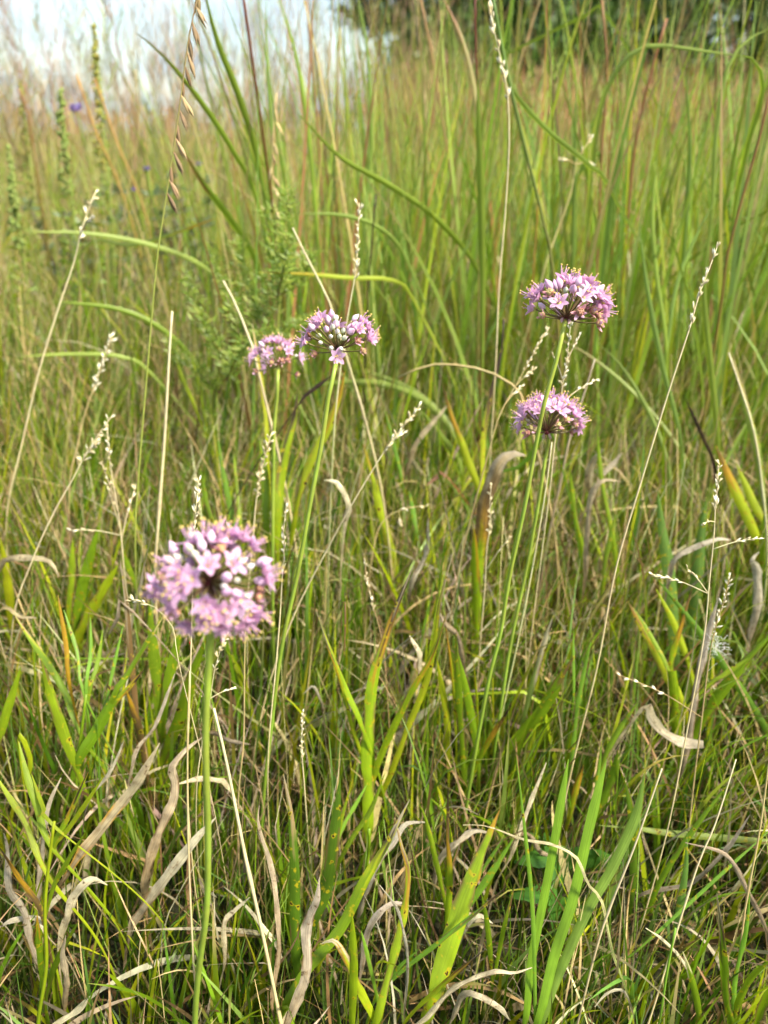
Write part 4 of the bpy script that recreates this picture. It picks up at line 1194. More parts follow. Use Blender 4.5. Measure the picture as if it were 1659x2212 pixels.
def seed_stalk(label, pts, head, y0, y1, w=4.5, col=STRAW, col1=None, branches=(), nsp=22, spk=15, tight=0.35):
    """pts tip to base; head = how many of the first picture units along the stalk carry spikelets"""
    P = path(pts, y0, y1)
    r = P[-1].copy(); r.z = 0
    e = empty('seed_stalk', r, label, 'seed stalk', 'dry grass seed stalks')
    n = 40
    Q = catmull(P, n)
    sc0 = depth_of(Q[3]) / F
    R = [0.36 * w * sc0 * (0.5 + 0.5 * min(1, i / 10)) for i in range(n)]
    c1 = col1 or mixc(col, G_PALE, 0.3)
    C = [jit(mixc(col, c1, i / (n - 1)), 0.08) for i in range(n)]
    mb = MB(); tube(mb, Q, R, C, sides=6)
    mb.build('stem', M_STRAW, e)
    nv = int(n * vis_frac(P, len(pts)) * 0.85)
    in_view(Q[:nv], 0.0012); in_view(Q[:8], 0.005)
    hm = head * sc0
    gone = random.uniform(0.05, 0.38); loose = tight * random.uniform(0.5, 2.2); grains = random.sample(SPK, 2)
    D_ = [0.0]
    for i in range(1, n): D_.append(D_[-1] + (Q[i] - Q[i - 1]).length)
    def on(s):
        i = 0
        while i < n - 2 and D_[i + 1] < s: i += 1
        t = min(1.0, (s - D_[i]) / max(1e-9, D_[i + 1] - D_[i]))
        return Q[i].lerp(Q[i + 1], t), (Q[i] - Q[i + 1]).normalized()
    for k in range(nsp):
        s = hm * (k + 0.2 * random.random()) / nsp
        if random.random() < gone: continue
        p, t = on(s)
        a = k * 2.4 + random.random()
        A = t.orthogonal().normalized(); B = t.cross(A)
        out = A * math.cos(a) + B * math.sin(a)
        L = 0.85 * spk * sc0 * random.uniform(0.75, 1.15)
        put_spikelet(e, p + out * (0.12 * L), t + out * loose * random.uniform(0.4, 1.6), L * random.uniform(0.75, 1.15), random.choice(grains))
    for (s_px, tx, ty, m) in branches:
        p, t = on(s_px * sc0)
        q = at_y(tx, ty, p.y + random.uniform(-0.02, 0.02))
        bm = p.lerp(q, 0.5) + Vector((0, 0, 0.05 * (q - p).length))
        Bq = catmull([p, bm, q], 10)
        mb = MB(); tube(mb, Bq, [0.25 * w * sc0] * 10, jit(col), sides=5)
        br = mb.build('branch', M_STRAW, e)
        br.location = (0, 0, 0)
        for k in range(m):
            u = 1 - 0.6 * k / m
            i = min(8, int(u * 9)); bp = Bq[i].lerp(Bq[i + 1], u * 9 - i)
            d = (Bq[i + 1] - Bq[i]).normalized()
            o_ = d.orthogonal().normalized() * (0.4 if k % 2 else -0.4)
            sp = put_spikelet(e, bp, d + o_ * random.uniform(0.3, 1), spk * sc0 * random.uniform(0.75, 1.05))
            sp.parent = br
            sp.location = bp - e.location
    return e
SW = seed_stalk
SW('tallest pale seed stalk, leaning through the open grass right of the onion flowers', [(1551, 528), (1532, 580), (1508, 640), (1495, 692), (1440, 860), (1385, 1040), (1330, 1230), (1290, 1440), (1240, 1640), (1205, 1800)], 190, 0.52, 0.44, 6, PALE, STRAW, nsp=26, spk=20)
SW('straw seed stalk leaning right between the middle and right onion stems', [(907, 876), (880, 910), (848, 950), (830, 975), (760, 1090), (700, 1200), (640, 1318), (590, 1450), (555, 1590)], 130, 0.56, 0.50, 5.5, PALE, STRAW, nsp=22, spk=18, branches=[(105, 874, 935, 4)])
SW('short white seed stalk upright between the front flower and middle stem', [(584, 942), (572, 990), (560, 1040), (553, 1085), (545, 1180), (535, 1300)], 150, 0.58, 0.56, 4.5, PALE, STRAW, nsp=22, spk=17)
SW('pale seed stalk poking up just behind the front onion flower', [(429, 1038), (424, 1090), (420, 1140), (418, 1190), (414, 1350), (410, 1500), (405, 1700), (418, 1890)], 150, 0.40, 0.35, 4.5, PALE, STRAW, nsp=24, spk=19)
SW('slim straw seed stalk right of the front onion flower', [(618, 1098), (612, 1150), (614, 1200), (610, 1240), (605, 1330), (595, 1450), (580, 1620)], 150, 0.46, 0.42, 4.5, PALE, STRAW, nsp=26, spk=15)
SW('small brownish seed spike bent left of the central leaf tips', [(788, 1214), (792, 1250), (803, 1300), (818, 1350), (828, 1400), (835, 1480)], 120, 0.52, 0.5, 4, TAN, TAN, nsp=20, spk=12)
SW('pale bent seed stalk at left, reaching up to the right', [(238, 903), (212, 940), (180, 990), (160, 1030), (115, 1110), (70, 1210), (30, 1330)], 120, 0.62, 0.56, 4.5, PALE, TAN, nsp=20, spk=17, branches=[(110, 208, 960, 5)])
SW('forked pale seed stalk at left with three short side sprays', [(232, 922), (235, 980), (244, 1040), (254, 1100), (262, 1160), (268, 1230), (282, 1340)], 110, 0.62, 0.58, 4.5, PALE, STRAW, nsp=18, spk=16, branches=[(190, 222, 1005, 4), (230, 232, 1050, 4), (250, 290, 1060, 4), (240, 155, 1145, 4)])
SW('blurred cream seed stalk left of the feathery herb, bowed at the tip', [(241, 728), (228, 770), (213, 810), (200, 845), (180, 905), (168, 960), (150, 1050)], 130, 0.78, 0.74, 4.5, STRAW, TAN, nsp=24, spk=17)
SW('long straw stalk with a pale tip leaning through the blurred grass at left', [(206, 416), (190, 455), (172, 510), (162, 560), (125, 670), (85, 800), (45, 970), (15, 1110)], 110, 0.80, 0.72, 6, PALE, STRAW, nsp=14, spk=18, branches=[(90, 200, 470, 4)])
SW('green white seed spike rising above the middle onion flower', [(776, 438), (774, 490), (772, 540), (768, 590), (750, 690), (735, 800), (720, 960)], 160, 0.66, 0.62, 5.5, PALE, G_PALE, nsp=24, spk=18)
SW('bent seed spray between the two right hand onion flowers, leaning left', [(1178, 718), (1160, 750), (1135, 795), (1110, 840), (1085, 885), (1060, 960)], 120, 0.62, 0.60, 4.5, STRAW, TAN, nsp=22, spk=15, branches=[(130, 1150, 800, 5), (175, 1125, 835, 5)])
SW('seed stalk standing behind the upper right onion flower, with thin side sprays', [(1234, 690), (1228, 740), (1225, 780), (1215, 830), (1210, 880), (1198, 960), (1185, 1080)], 150, 0.56, 0.54, 4.5, PALE, STRAW, nsp=24, spk=14, branches=[(90, 1250, 728, 5), (180, 1285, 822, 6), (130, 1196, 770, 3)])
SW('forked seed stalk at right with white sprays spread to both sides', [(1553, 998), (1550, 1050), (1545, 1100), (1542, 1160), (1532, 1260), (1520, 1380), (1480, 1600), (1440, 1800), (1385, 2000)], 110, 0.50, 0.40, 4.5, PALE, STRAW, nsp=18, spk=15, branches=[(190, 1637, 1163, 6), (290, 1412, 1242, 8), (290, 1487, 1230, 4), (130, 1518, 1132, 3)])
SW('ragged seed stalk with dark bracts just below the forked one', [(1576, 1246), (1566, 1290), (1550, 1340), (1538, 1385), (1528, 1450), (1515, 1560), (1500, 1680), (1480, 1860)], 140, 0.46, 0.41, 4.5, TAN, STRAW, nsp=24, spk=16, branches=[(330, 1342, 1460, 6)])
SW('thin seed spike low in the grass between front flower and central leaf', [(655, 1540), (652, 1590), (653, 1640), (657, 1690), (662, 1760), (670, 1860)], 120, 0.43, 0.41, 4, PALE, STRAW, nsp=20, spk=13)
SW('short seed spray leaning out right of the front onion stem', [(489, 1372), (476, 1405), (464, 1445), (455, 1500), (440, 1590), (425, 1700)], 90, 0.42, 0.39, 3.5, PALE, STRAW, nsp=16, spk=14, branches=[(150, 503, 1487, 4)])
SW('fine seed spray drooping behind the middle stem with two pale twigs', [(918, 1095), (890, 1095), (860, 1104), (835, 1118), (815, 1150), (800, 1230)], 60, 0.68, 0.66, 4, STRAW, TAN, nsp=12, spk=14, branches=[(60, 865, 1130, 4)])
SW('pale seed stalk in front of the grey curled leaf, left of the onion stems', [(1061, 1050), (1058, 1090), (1060, 1130), (1052, 1180), (1048, 1260), (1040, 1360)], 120, 0.56, 0.55, 4, PALE, STRAW, nsp=18, spk=14, branches=[(200, 1098, 1165, 4)])
SW('tiny white spikelet spray touching the left side of the front flower', [(283, 1297), (305, 1300), (328, 1308), (350, 1325), (375, 1360), (390, 1450)], 50, 0.40, 0.38, 3, PALE, STRAW, nsp=6, spk=17)
SW('tall white feathered spike at upper right, left of the salmon stem', [(1060, 22), (1068, 70), (1080, 120), (1095, 190), (1100, 300), (1092, 450), (1078, 620), (1070, 800)], 190, 0.75, 0.72, 5.5, PALE, STRAW, nsp=26, spk=22)
SW('fine pale panicle drooping among the blurred grass above the tallest stalk', [(1275, 300), (1262, 320), (1245, 350), (1232, 420), (1200, 510), (1165, 620)], 40, 1.0, 0.95, 5, STRAW, G_PALE, nsp=8, spk=16, branches=[(60, 1215, 345, 3), (60, 1272, 352, 3)])

# bare straw stems
def straw_stem(label, pts, y0, y1, w, col=STRAW, col1=None):
    P = path(pts, y0, y1); r = P[-1].copy(); r.z = 0
    Q = catmull(P, 26)
    sc0 = depth_of(Q[8]) / F
    mb = MB()
    R = [0.38 * w * sc0 * (0.7 + 0.3 * min(1, i / 8)) for i in range(26)]
    for k in (9, 17): R[k] *= 1.35
    tube(mb, Q, R, [jit(mixc(col, col1 or col, i / 25), 0.08) for i in range(26)], sides=6)
    in_view(Q[:int(26 * vis_frac(P, len(pts)) * 0.9)], 0.0014)
    o = mb.build('straw_stem', M_STRAW, None, origin=r)
    return tag(o, label, 'straw stem', 'bare straw stems')
straw_stem('straight cut straw stem standing alone at left, level with the flowers', [(372, 672), (366, 760), (356, 940), (342, 1130), (335, 1260)], 0.62, 0.58, 9, PALE, STRAW)
straw_stem('thicker speckled straw stem sloping down to the bottom right of the front onion stem', [(462, 1530), (490, 1650), (530, 1850), (570, 2030), (610, 2225)], 0.36, 0.30, 10, PALE, STRAW)
straw_stem('thin straw stem running down left of the front onion stem', [(410, 1450), (405, 1620), (408, 1860), (420, 2110)], 0.36, 0.33, 6, STRAW, PALE)
straw_stem('thin tan stem hanging straight beneath the front flower, right side', [(530, 1330), (528, 1450), (526, 1600), (515, 1720)], 0.40, 0.39, 5, STRAW, TAN)
straw_stem('cut pale straw pointing at the twin flowers from the upper left', [(482, 606), (510, 660), (538, 730), (555, 790)], 0.72, 0.7, 8, PALE, STRAW)
straw_stem('short cut pale straw pointing down beside the middle flower spike', [(632, 492), (655, 540), (690, 610), (720, 680)], 0.74, 0.72, 7, PALE, STRAW)
straw_stem('long thin straw stem leaning across the lower right grass', [(1590, 1640), (1545, 1780), (1500, 1890), (1400, 2212)], 0.38, 0.31, 5, PALE, STRAW)
straw_stem('thin straw stem leaning right, crossing the stiff bright blades', [(1430, 1660), (1370, 1830), (1300, 2010), (1245, 2220)], 0.36, 0.31, 6, PALE, TAN)
straw_stem('second thin straw stem at far right, parallel to the edge', [(1662, 1640), (1640, 1800), (1610, 1960), (1590, 2130)], 0.36, 0.32, 6, STRAW, TAN)
straw_stem('pale straw stem close beside the lower right onion stem', [(1192, 955), (1180, 1050), (1155, 1200), (1120, 1380), (1085, 1540)], 0.535, 0.50, 5, PALE, G_PALE)
straw_stem('long pale straw stem leaning from the right edge down past the blue-green blades', [(1574, 762), (1600, 840), (1628, 930), (1645, 1040), (1658, 1200)], 0.7, 0.66, 7, PALE, G_PALE)
straw_stem('cut straw standing in blurred grass beside the upper onion stem', [(1285, 775), (1262, 850), (1235, 930), (1215, 1020)], 0.72, 0.7, 7, GREY, TAN)
straw_stem('tan bent stem arching over the grass left of the right hand flowers', [(860, 815), (930, 788), (1000, 790), (1060, 805), (1110, 835), (1140, 900)], 0.72, 0.7, 8, STRAW, TAN)
straw_stem('black-brown dead stem pointing up left of the lower right flower', [(1088, 690), (1082, 770), (1068, 830), (1055, 900)], 0.80, 0.78, 8, DARKTIP, DARKTIP)

# hanging seed spike with brown drooping spikelets
def hanging_spike(label, pts, head, y0, y1, w, nsp, spk, cols, side=1):
    P = path(pts, y0, y1); r = P[-1].copy(); r.z = 0
    e = empty('hanging_seed_spike', r, label, 'seed stalk', 'grass with one-sided hanging spikelets')
    n = 44; Q = catmull(P, n); sc0 = depth_of(Q[4]) / F
    mb = MB(); tube(mb, Q, [0.5 * w * sc0 * (0.6 + 0.4 * min(1, i / 20)) for i in range(n)], [mixc(cols[0], s2l((150, 158, 70)), min(1, i / 12)) for i in range(n)], sides=6)
    mb.build('stem', M_STEM, e)
    D_ = [0.0]
    for i in range(1, n): D_.append(D_[-1] + (Q[i] - Q[i - 1]).length)
    for k in range(nsp):
        s = head * sc0 * (k + 0.3) / nsp
        i = 0
        while i < n - 2 and D_[i + 1] < s: i += 1
        p = Q[i].lerp(Q[i + 1], (s - D_[i]) / (D_[i + 1] - D_[i]))
        L = spk * sc0 * random.uniform(0.8, 1.1)
        d = Vector((side * random.uniform(0.1, 0.55) * (1 if k % 3 else -0.4), random.uniform(-0.15, 0.15), -1))
        mb = MB(); c = jit(cols[k % len(cols)], 0.15)
        for m in range(3):
            dd = (d + Vector((random.uniform(-0.12, 0.12), random.uniform(-0.12, 0.12), 0))).normalized()
            ellipsoid(mb, p + dd * L * (0.5 + 0.08 * m), dd, L, L * 0.10, c, mixc(c, PALE, 0.2), rings=5, sides=5, point=0.8)
        mb.build('spikelet', M_STRAW, e)
hanging_spike('green stemmed grass with brown spikelets hanging along one side, against the sky', [(432, -30), (408, 80), (392, 200), (378, 300), (368, 365), (352, 470), (338, 570), (318, 800), (300, 1020), (292, 1180)], 430, 0.62, 0.58, 4.5, 15, 46, [s2l((140, 112, 78)), s2l((164, 138, 98)), s2l((118, 92, 64))])
hanging_spike('blurred tan spike of hanging spikelets behind the feathery herb', [(598, 200), (590, 290), (588, 370), (592, 440), (600, 520), (606, 620), (600, 720)], 240, 0.98, 0.98, 5, 11, 32, [s2l((196, 170, 120)), s2l((182, 150, 104))])

# ------------------------------------------------------------------ wild onion flowers
PK, PK_L, PK_D, LIL = s2l((224, 182, 210)), s2l((238, 214, 230)), s2l((202, 146, 182)), s2l((214, 184, 216))
WITH_C = s2l((196, 120, 130))
YEL = s2l((222, 196, 92))

def petal_mesh(k, withered=False):
    """tepal: unit length along +Z from the origin, curving outwards (towards +X)"""
    mb = MB(); rs = random.Random(40 + k)
    n, ac = 8, 4
    for i in range(n + 1):
        t = i / n
        ang = math.radians(20 + (58 + 10 * rs.random()) * t ** 0.9)
        if withered: ang = math.radians(15 + 20 * t + 25 * rs.random())
        if i == 0: x = z = 0.0
        else:
            x += math.sin(ang) / n; z += math.cos(ang) / n
        w = 0.26 * (math.sin(math.pi * min(0.985, 0.10 + 0.86 * t ** 0.85)) ** 0.75)
        if withered: w *= 0.7 + 0.25 * rs.random()
        if i == n: w = 0.012
        for q in range(ac + 1):
            s = -1 + 2 * q / ac
            dep = (0.10 if not withered else -0.25) * w * (s * s)
            mb.v.append(Vector((x - dep, s * w, z + dep * 0.6)))
            base = mixc(PK_L, PK, min(1, t * 2.2)) if not withered else mixc(WITH_C, s2l((222, 170, 170)), t)
            if abs(s) < 0.3: base = mixc(base, PK_D, 0.35)
            if k % 3 == 1: base = mixc(base, LIL, 0.5)
            mb.c.append(base); mb.u.append((q / ac, t))
    for i in range(n):
        for q in range(ac):
            a = i * (ac + 1) + q
            mb.f.append((a, a + 1, a + ac + 2, a + ac + 1))
    return mb.mesh('petal', M_PETAL)
PETALS = [petal_mesh(k) for k in range(4)]
WPETALS = [petal_mesh(10 + k, True) for k in range(3)]

def stamen_mesh(k):
    """filament with a yellow anther at its end, unit length along +Z leaning to +X"""
    mb = MB(); rs = random.Random(70 + k)
    P = catmull([Vector((0, 0, 0)), Vector((0.06 + 0.1 * rs.random(), 0, 0.5)), Vector((0.16 + 0.14 * rs.random(), 0.04 * rs.random(), 1.0))], 6)
    tube(mb, P, [0.032, 0.03, 0.028, 0.026, 0.024, 0.022], [mixc(PK_L, PK_D, i / 5) for i in range(6)], sides=5)
    ellipsoid(mb, P[-1], Vector((1, 0.2, 0.25)), 0.16, 0.055, YEL, mixc(YEL, PALE, 0.4), rings=4, sides=6)
    return mb.mesh('stamen', M_BUD)
STAMENS = [stamen_mesh(k) for k in range(3)]

def ovary_mesh(cols, R, lumps):
    mb = MB()
    ellipsoid(mb, Vector((0, 0, 0.12)), Vector((0, 0, 1)), R * 1.9, R, cols[0], cols[1], rings=6, sides=12, power=0.7, ridges=0.16, nr=3)
    if lumps:
        for i in range(6):
            a = i * math.pi / 3
            ellipsoid(mb, Vector((math.cos(a) * R * 0.55, math.sin(a) * R * 0.55, 0.12 + R * 0.75)), Vector((math.cos(a) * 0.4, math.sin(a) * 0.4, 1)), R * 0.6, R * 0.26, cols[1], cols[1], rings=4, sides=5)
    return mb
OVARY = ovary_mesh([s2l((150, 150, 70)), s2l((214, 196, 110))], 0.19, False).mesh('floret', M_BUD)
CAPSULE = [ovary_mesh([s2l((160, 96, 88)), c], 0.31, True).mesh('withered_floret', M_BUD) for c in (s2l((198, 168, 118)), s2l((184, 138, 112)), s2l((206, 186, 128)))]

def bud_mesh(c0, c1):
    mb = MB()
    ellipsoid(mb, Vector((0, 0, 0.42)), Vector((0, 0, 1)), 1.0, 0.29, c0, c1, rings=9, sides=18, power=0.62, ridges=0.055, nr=6, point=0.55)
    return mb.mesh('bud', M_BUD)
PBUD = [bud_mesh(mixc(PK_L, PK, 0.4), PK), bud_mesh(s2l((226, 190, 216)), mixc(PK, PK_D, 0.5)), bud_mesh(PK_L, mixc(PK_L, PK, 0.6))]
WBUD = [bud_mesh(s2l((186, 196, 146)), s2l((220, 216, 200))), bud_mesh(s2l((198, 196, 164)), s2l((222, 208, 212)))]

from mathutils import Quaternion
def child(name, me, parent, mat4):
    o = bpy.data.objects.new(name, me)
    COL.objects.link(o)
    o.parent = parent
    o.matrix_local = mat4
    return o

def onion(label, hub_px, d, R_px, scape_px, scape_y, florets, crop, size=0.0066, extra=10, seed=1, ped=s2l((116, 94, 64)), scape_w=11, droop=0.25):
    """florets: (x, y, kind) in crop units; crop = (x0, y0, scale) to the 1659-wide picture"""
    rs = random.Random(seed)
    hub = at_d(hub_px[0], hub_px[1], d)
    px = d / F
    R = R_px * px
    right = Vector((1, 0, 0)); up = Vector((0, ST, CT)); back = Vector((0, -CT, ST))     # back points at the camera
    P = [hub] + [at_y(x, y, Y) for (x, y), Y in zip(scape_px, scape_y)]
    z = P[-1].z
    dx = (P[-1].x - P[-2].x) / max(1e-4, P[-2].z - P[-1].z)
    if z > 0.0:
        P.append(Vector((P[-1].x + dx * z * 0.4, P[-1].y, z * 0.4)))
        P.append(Vector((P[-1].x + dx * z * 0.1, P[-1].y, -0.01)))
    root = Vector((P[-1].x, P[-1].y, 0))
    e = empty('wild_onion', root, label, 'flower', 'pink wild onion flowers')
    for k in range(2, len(P) - 1): P[k] = P[k] + Vector((rs.gauss(0, 0.0009), rs.gauss(0, 0.0009), 0))
    Q = catmull(P, 40)
    r0 = scape_w * px * 0.5
    mb = MB()
    tube(mb, Q, [r0 * 0.9 * (1.0 if i > 1 else 0.85) * (1 + 0.12 * i / 39) * rs.uniform(0.95, 1.05) for i in range(40)], [jit(mixc(s2l((150, 164, 66)), s2l((116, 146, 44)), i / 39), 0.13) for i in range(40)], sides=10)
    mb.build('scape', M_STEM, e)
    in_view(Q[:32], r0 * 2)
    axis = (Q[0] - Q[2]).normalized()
    mb = MB()
    ellipsoid(mb, hub, axis, r0 * 3.2, r0 * 1.35, s2l((120, 60, 60)), s2l((110, 40, 50)), rings=5, sides=8)
    for k in range(3):                                     # papery bract below the umbel
        a = k * 2.1 + 0.4
        A = axis.orthogonal().normalized(); B = axis.cross(A); o_ = A * math.cos(a) + B * math.sin(a)
        Qb = catmull([hub - axis * r0 * 5 + o_ * r0 * 1.6, hub - axis * r0 * 2.5 + o_ * r0 * 1.9, hub + o_ * r0 * 0.8], 5)
        ribbon(mb, Qb, [r0 * 0.3, r0 * 1.1, r0 * 1.4, r0 * 1.2, r0 * 0.8], [s2l((206, 176, 170))] * 5, across=2)
    mb.build('umbel_base', M_STRAW, e)
    todo = []
    for (cx, cy, kind) in florets:
        X = (crop[0] + cx * crop[2] - hub_px[0]) * 0.92; Yp = -(crop[1] + cy * crop[2] - hub_px[1]) * 0.92
        r = math.hypot(X, Yp)
        if kind.endswith('f'): s = 1.0                       # turned to the camera
        else: s = rs.choice([0.75, 0.9, 0.5, -0.35, 0.3])
        dep = math.sqrt(max(0.0, R_px ** 2 - r * r)) * s
        todo.append((right * X * px + up * Yp * px + back * dep * px, kind[0]))
    for _ in range(extra):                                   # the far side of the umbel
        a = rs.uniform(0, 6.283); el = rs.uniform(0.05, 1.2)
        v = Vector((math.cos(a) * math.cos(el), abs(math.sin(a)) * math.cos(el) * 0.9 + 0.1, math.sin(el)))
        todo.append((v.normalized() * R * rs.uniform(0.8, 1.0), rs.choice('OOOPW')))
    for off, kind in todo:
        pos = hub + off
        nrm = off.normalized()
        face = (nrm + Vector((rs.gauss(0, 0.12), rs.gauss(0, 0.12), rs.gauss(0, 0.12)))).normalized()
        S = size * rs.uniform(0.88, 1.1)
        q = face.to_track_quat('Z', 'Y') @ Quaternion((0, 0, 1), rs.uniform(0, 6.28))
        if kind == 'O': me, name, S1 = OVARY, 'floret', S
        elif kind == 'X': me, name, S1 = rs.choice(CAPSULE), 'withered_floret', S * 0.85
        elif kind == 'P': me, name, S1 = rs.choice(PBUD), 'bud', S * rs.uniform(0.78, 0.95)
        else: me, name, S1 = rs.choice(WBUD), 'bud', S * rs.uniform(0.52, 0.68)
        ob = bpy.data.objects.new(name, me)
        COL.objects.link(ob)
        ob.parent = e
        M = Matrix.Translation(pos - root) @ q.to_matrix().to_4x4() @ Matrix.Scale(S1, 4)
        ob.matrix_local = M
        # pedicel, in the floret's own space
        L = off.length
        sag = Vector((0, 0, -1)) * (droop * L * (1 - max(0.0, nrm.z)) * 0.45)
        c1 = hub + off * 0.35 + axis * L * 0.05 + sag * 0.6
        c2 = pos - face * L * 0.22 + sag * 0.5
        Wp = catmull([hub, c1, c2, pos], 9)
        inv = (Matrix.Translation(root) @ M).inverted()
        Lp = [inv @ p for p in Wp]
        pr = 0.00042 / S1
        mb = MB()
        tube(mb, Lp, [pr * (0.9 if i < 7 else 1.2) for i in range(9)], [mixc(s2l((96, 44, 44)), mixc(ped, G_PALE, 0.45 if kind in 'WP' else 0.15), min(1, i / 5)) for i in range(9)], sides=5)
        child('pedicel', mb.mesh('pedicel', M_STEM), ob, Matrix.Identity(4))
        if kind == 'O':
            opn = rs.uniform(-0.25, 0.2)
            for i in range(6):
                a = i * math.pi / 3 + rs.gauss(0, 0.06)
                m4 = Matrix.Rotation(a, 4, 'Z') @ Matrix.Rotation(opn + rs.gauss(0, 0.08), 4, 'Y') @ Matrix.Scale(rs.uniform(0.92, 1.08) * (1.0 if i % 2 else 0.95), 4)
                child('petal', PETALS[rs.randrange(4)], ob, m4)
            for i in range(6):
                a = i * math.pi / 3 + 0.5 + rs.gauss(0, 0.1)
                m4 = Matrix.Rotation(a, 4, 'Z') @ Matrix.Rotation(rs.gauss(0.02, 0.09), 4, 'Y') @ Matrix.Scale(rs.uniform(0.75, 1.25), 4)
                child('stamen', STAMENS[rs.randrange(3)], ob, m4)
        elif kind == 'X':
            for i in range(6):
                a = i * math.pi / 3 + rs.gauss(0, 0.15)
                m4 = Matrix.Rotation(a, 4, 'Z') @ Matrix.Translation((0.12, 0, -0.1)) @ Matrix.Rotation(rs.gauss(-0.05, 0.25), 4, 'Y') @ Matrix.Scale(rs.uniform(0.5, 0.8), 4)
                child('petal', WPETALS[rs.randrange(3)], ob, m4)
    return e

C1 = (270.0, 1107.1, 0.22787)
F1 = [(870, 190, 'O'), (1010, 225, 'O'), (1110, 250, 'O'), (1200, 330, 'O'), (870, 480, 'Of'), (1070, 470, 'Of'), (615, 540, 'Of'), (640, 690, 'Of'), (840, 790, 'Of'), (845, 960, 'Of'),
      (1060, 1060, 'Of'), (660, 1010, 'Of'), (420, 930, 'X'), (535, 930, 'Xf'), (450, 730, 'O'), (380, 610, 'X'), (945, 330, 'X'), (1300, 720, 'X'), (1290, 810, 'X'), (1215, 900, 'O'), (1250, 960, 'O'),
      (1350, 640, 'O'), (1320, 550, 'O'), (350, 740, 'O'), (900, 880, 'Of'), (330, 690, 'O'), (730, 600, 'O'), (1140, 830, 'Of'), (1000, 900, 'Of'), (955, 1030, 'Of'), (1140, 1000, 'O'), (540, 830, 'Of'), (1100, 720, 'Pf'), (1180, 760, 'Wf'),
      (490, 375, 'P'), (450, 460, 'P'), (750, 255, 'P'), (790, 325, 'P'), (650, 365, 'P'), (1290, 470, 'P'), (1265, 640, 'Pf'), (1025, 720, 'Pf'), (1045, 580, 'Pf'), (840, 260, 'P'),
      (585, 415, 'Wf'), (690, 335, 'Wf'), (760, 385, 'Wf'), (1150, 440, 'Wf'), (1200, 510, 'Wf'), (1120, 620, 'Wf'), (1020, 660, 'Wf'), (1045, 420, 'Wf')]
onion('large out of focus pink onion flower nearest the camera, on the thickest stem', (452, 1258), 0.294, 94,
      [(456, 1345), (453, 1400), (446, 1600), (445, 1800), (441, 1960), (428, 2110), (424, 2230)], [0.250, 0.250, 0.250, 0.252, 0.254, 0.256, 0.258],
      F1, C1, size=0.0074, extra=24, seed=4, scape_w=18)
C2 = (513.0, 621.0, 0.2116)
F2 = [(840, 350, 'O'), (880, 380, 'Of'), (730, 490, 'O'), (705, 600, 'O'), (770, 655, 'X'), (1260, 385, 'O'), (1235, 500, 'Of'), (1340, 560, 'Of'), (1370, 480, 'O'), (1320, 440, 'O'), (1030, 780, 'Of'), (840, 450, 'O'),
      (720, 410, 'X'), (1300, 690, 'X'), (1240, 600, 'X'), (1180, 440, 'O'), (780, 400, 'X'),
      (970, 320, 'P'), (790, 475, 'Pf'), (930, 515, 'Pf'), (1190, 325, 'P'), (1140, 465, 'P'), (1160, 530, 'Pf'), (1170, 425, 'P'), (1025, 455, 'P'), (940, 390, 'P'), (965, 450, 'P'), (1230, 445, 'P'),
      (1005, 365, 'W'), (985, 400, 'W'), (990, 490, 'Wf'), (1040, 540, 'Wf'), (1100, 530, 'Wf'), (980, 585, 'Wf'), (1065, 585, 'Wf'), (1100, 605, 'Wf'), (875, 640, 'Wf'), (980, 695, 'Wf'), (1078, 700, 'Wf')]
onion('pink onion flower with a ring of white buds at its centre, on the middle stem', (729, 756), 0.483, 73,
      [(723, 800), (712, 860), (692, 950), (668, 1080), (642, 1240), (612, 1400), (585, 1560)], [0.449, 0.448, 0.446, 0.444, 0.442, 0.44, 0.44],
      F2, C2, size=0.0078, extra=9, seed=9, scape_w=10)
F3 = [(320, 560, 'O'), (450, 570, 'O'), (250, 640, 'O'), (180, 650, 'O'), (140, 740, 'O'), (360, 720, 'Of'), (290, 800, 'O'), (550, 700, 'Of'), (640, 720, 'O'), (430, 600, 'O'), (500, 610, 'O'), (380, 590, 'O'), (210, 720, 'O'),
      (570, 620, 'P'), (280, 620, 'P'), (455, 665, 'X'), (385, 820, 'Xf'), (490, 800, 'Xf'), (545, 785, 'Xf'), (605, 880, 'X'), (170, 850, 'X')]
onion('small pale pink onion flower, blurred, just behind and left of the middle one', (602, 790), 0.66, 55,
      [(600, 815), (598, 860), (594, 930), (590, 1010), (588, 1100)], [0.612, 0.612, 0.612, 0.612, 0.612],
      F3, C2, size=0.0078, extra=10, seed=13, scape_w=8, ped=s2l((120, 130, 60)))
C4 = (1080.1, 567.0, 0.18306)
F4 = [(740, 210, 'O'), (860, 215, 'O'), (920, 230, 'O'), (1050, 270, 'O'), (400, 390, 'O'), (410, 520, 'O'), (440, 450, 'O'), (595, 590, 'Of'), (880, 520, 'Of'), (970, 430, 'Of'), (1100, 475, 'Of'), (1200, 410, 'O'),
      (1220, 560, 'O'), (1240, 480, 'O'), (1000, 270, 'O'), (750, 330, 'O'), (1150, 400, 'Of'), (650, 380, 'O'),
      (560, 335, 'P'), (640, 300, 'P'), (840, 325, 'Pf'), (760, 435, 'Pf'), (1160, 320, 'P'), (690, 290, 'P'), (680, 440, 'Wf'), (875, 405, 'Wf'),
      (530, 410, 'X'), (470, 650, 'X'), (840, 700, 'Xf'), (1000, 560, 'X'), (1060, 610, 'X'), (1170, 650, 'X'), (1110, 785, 'Xf')]
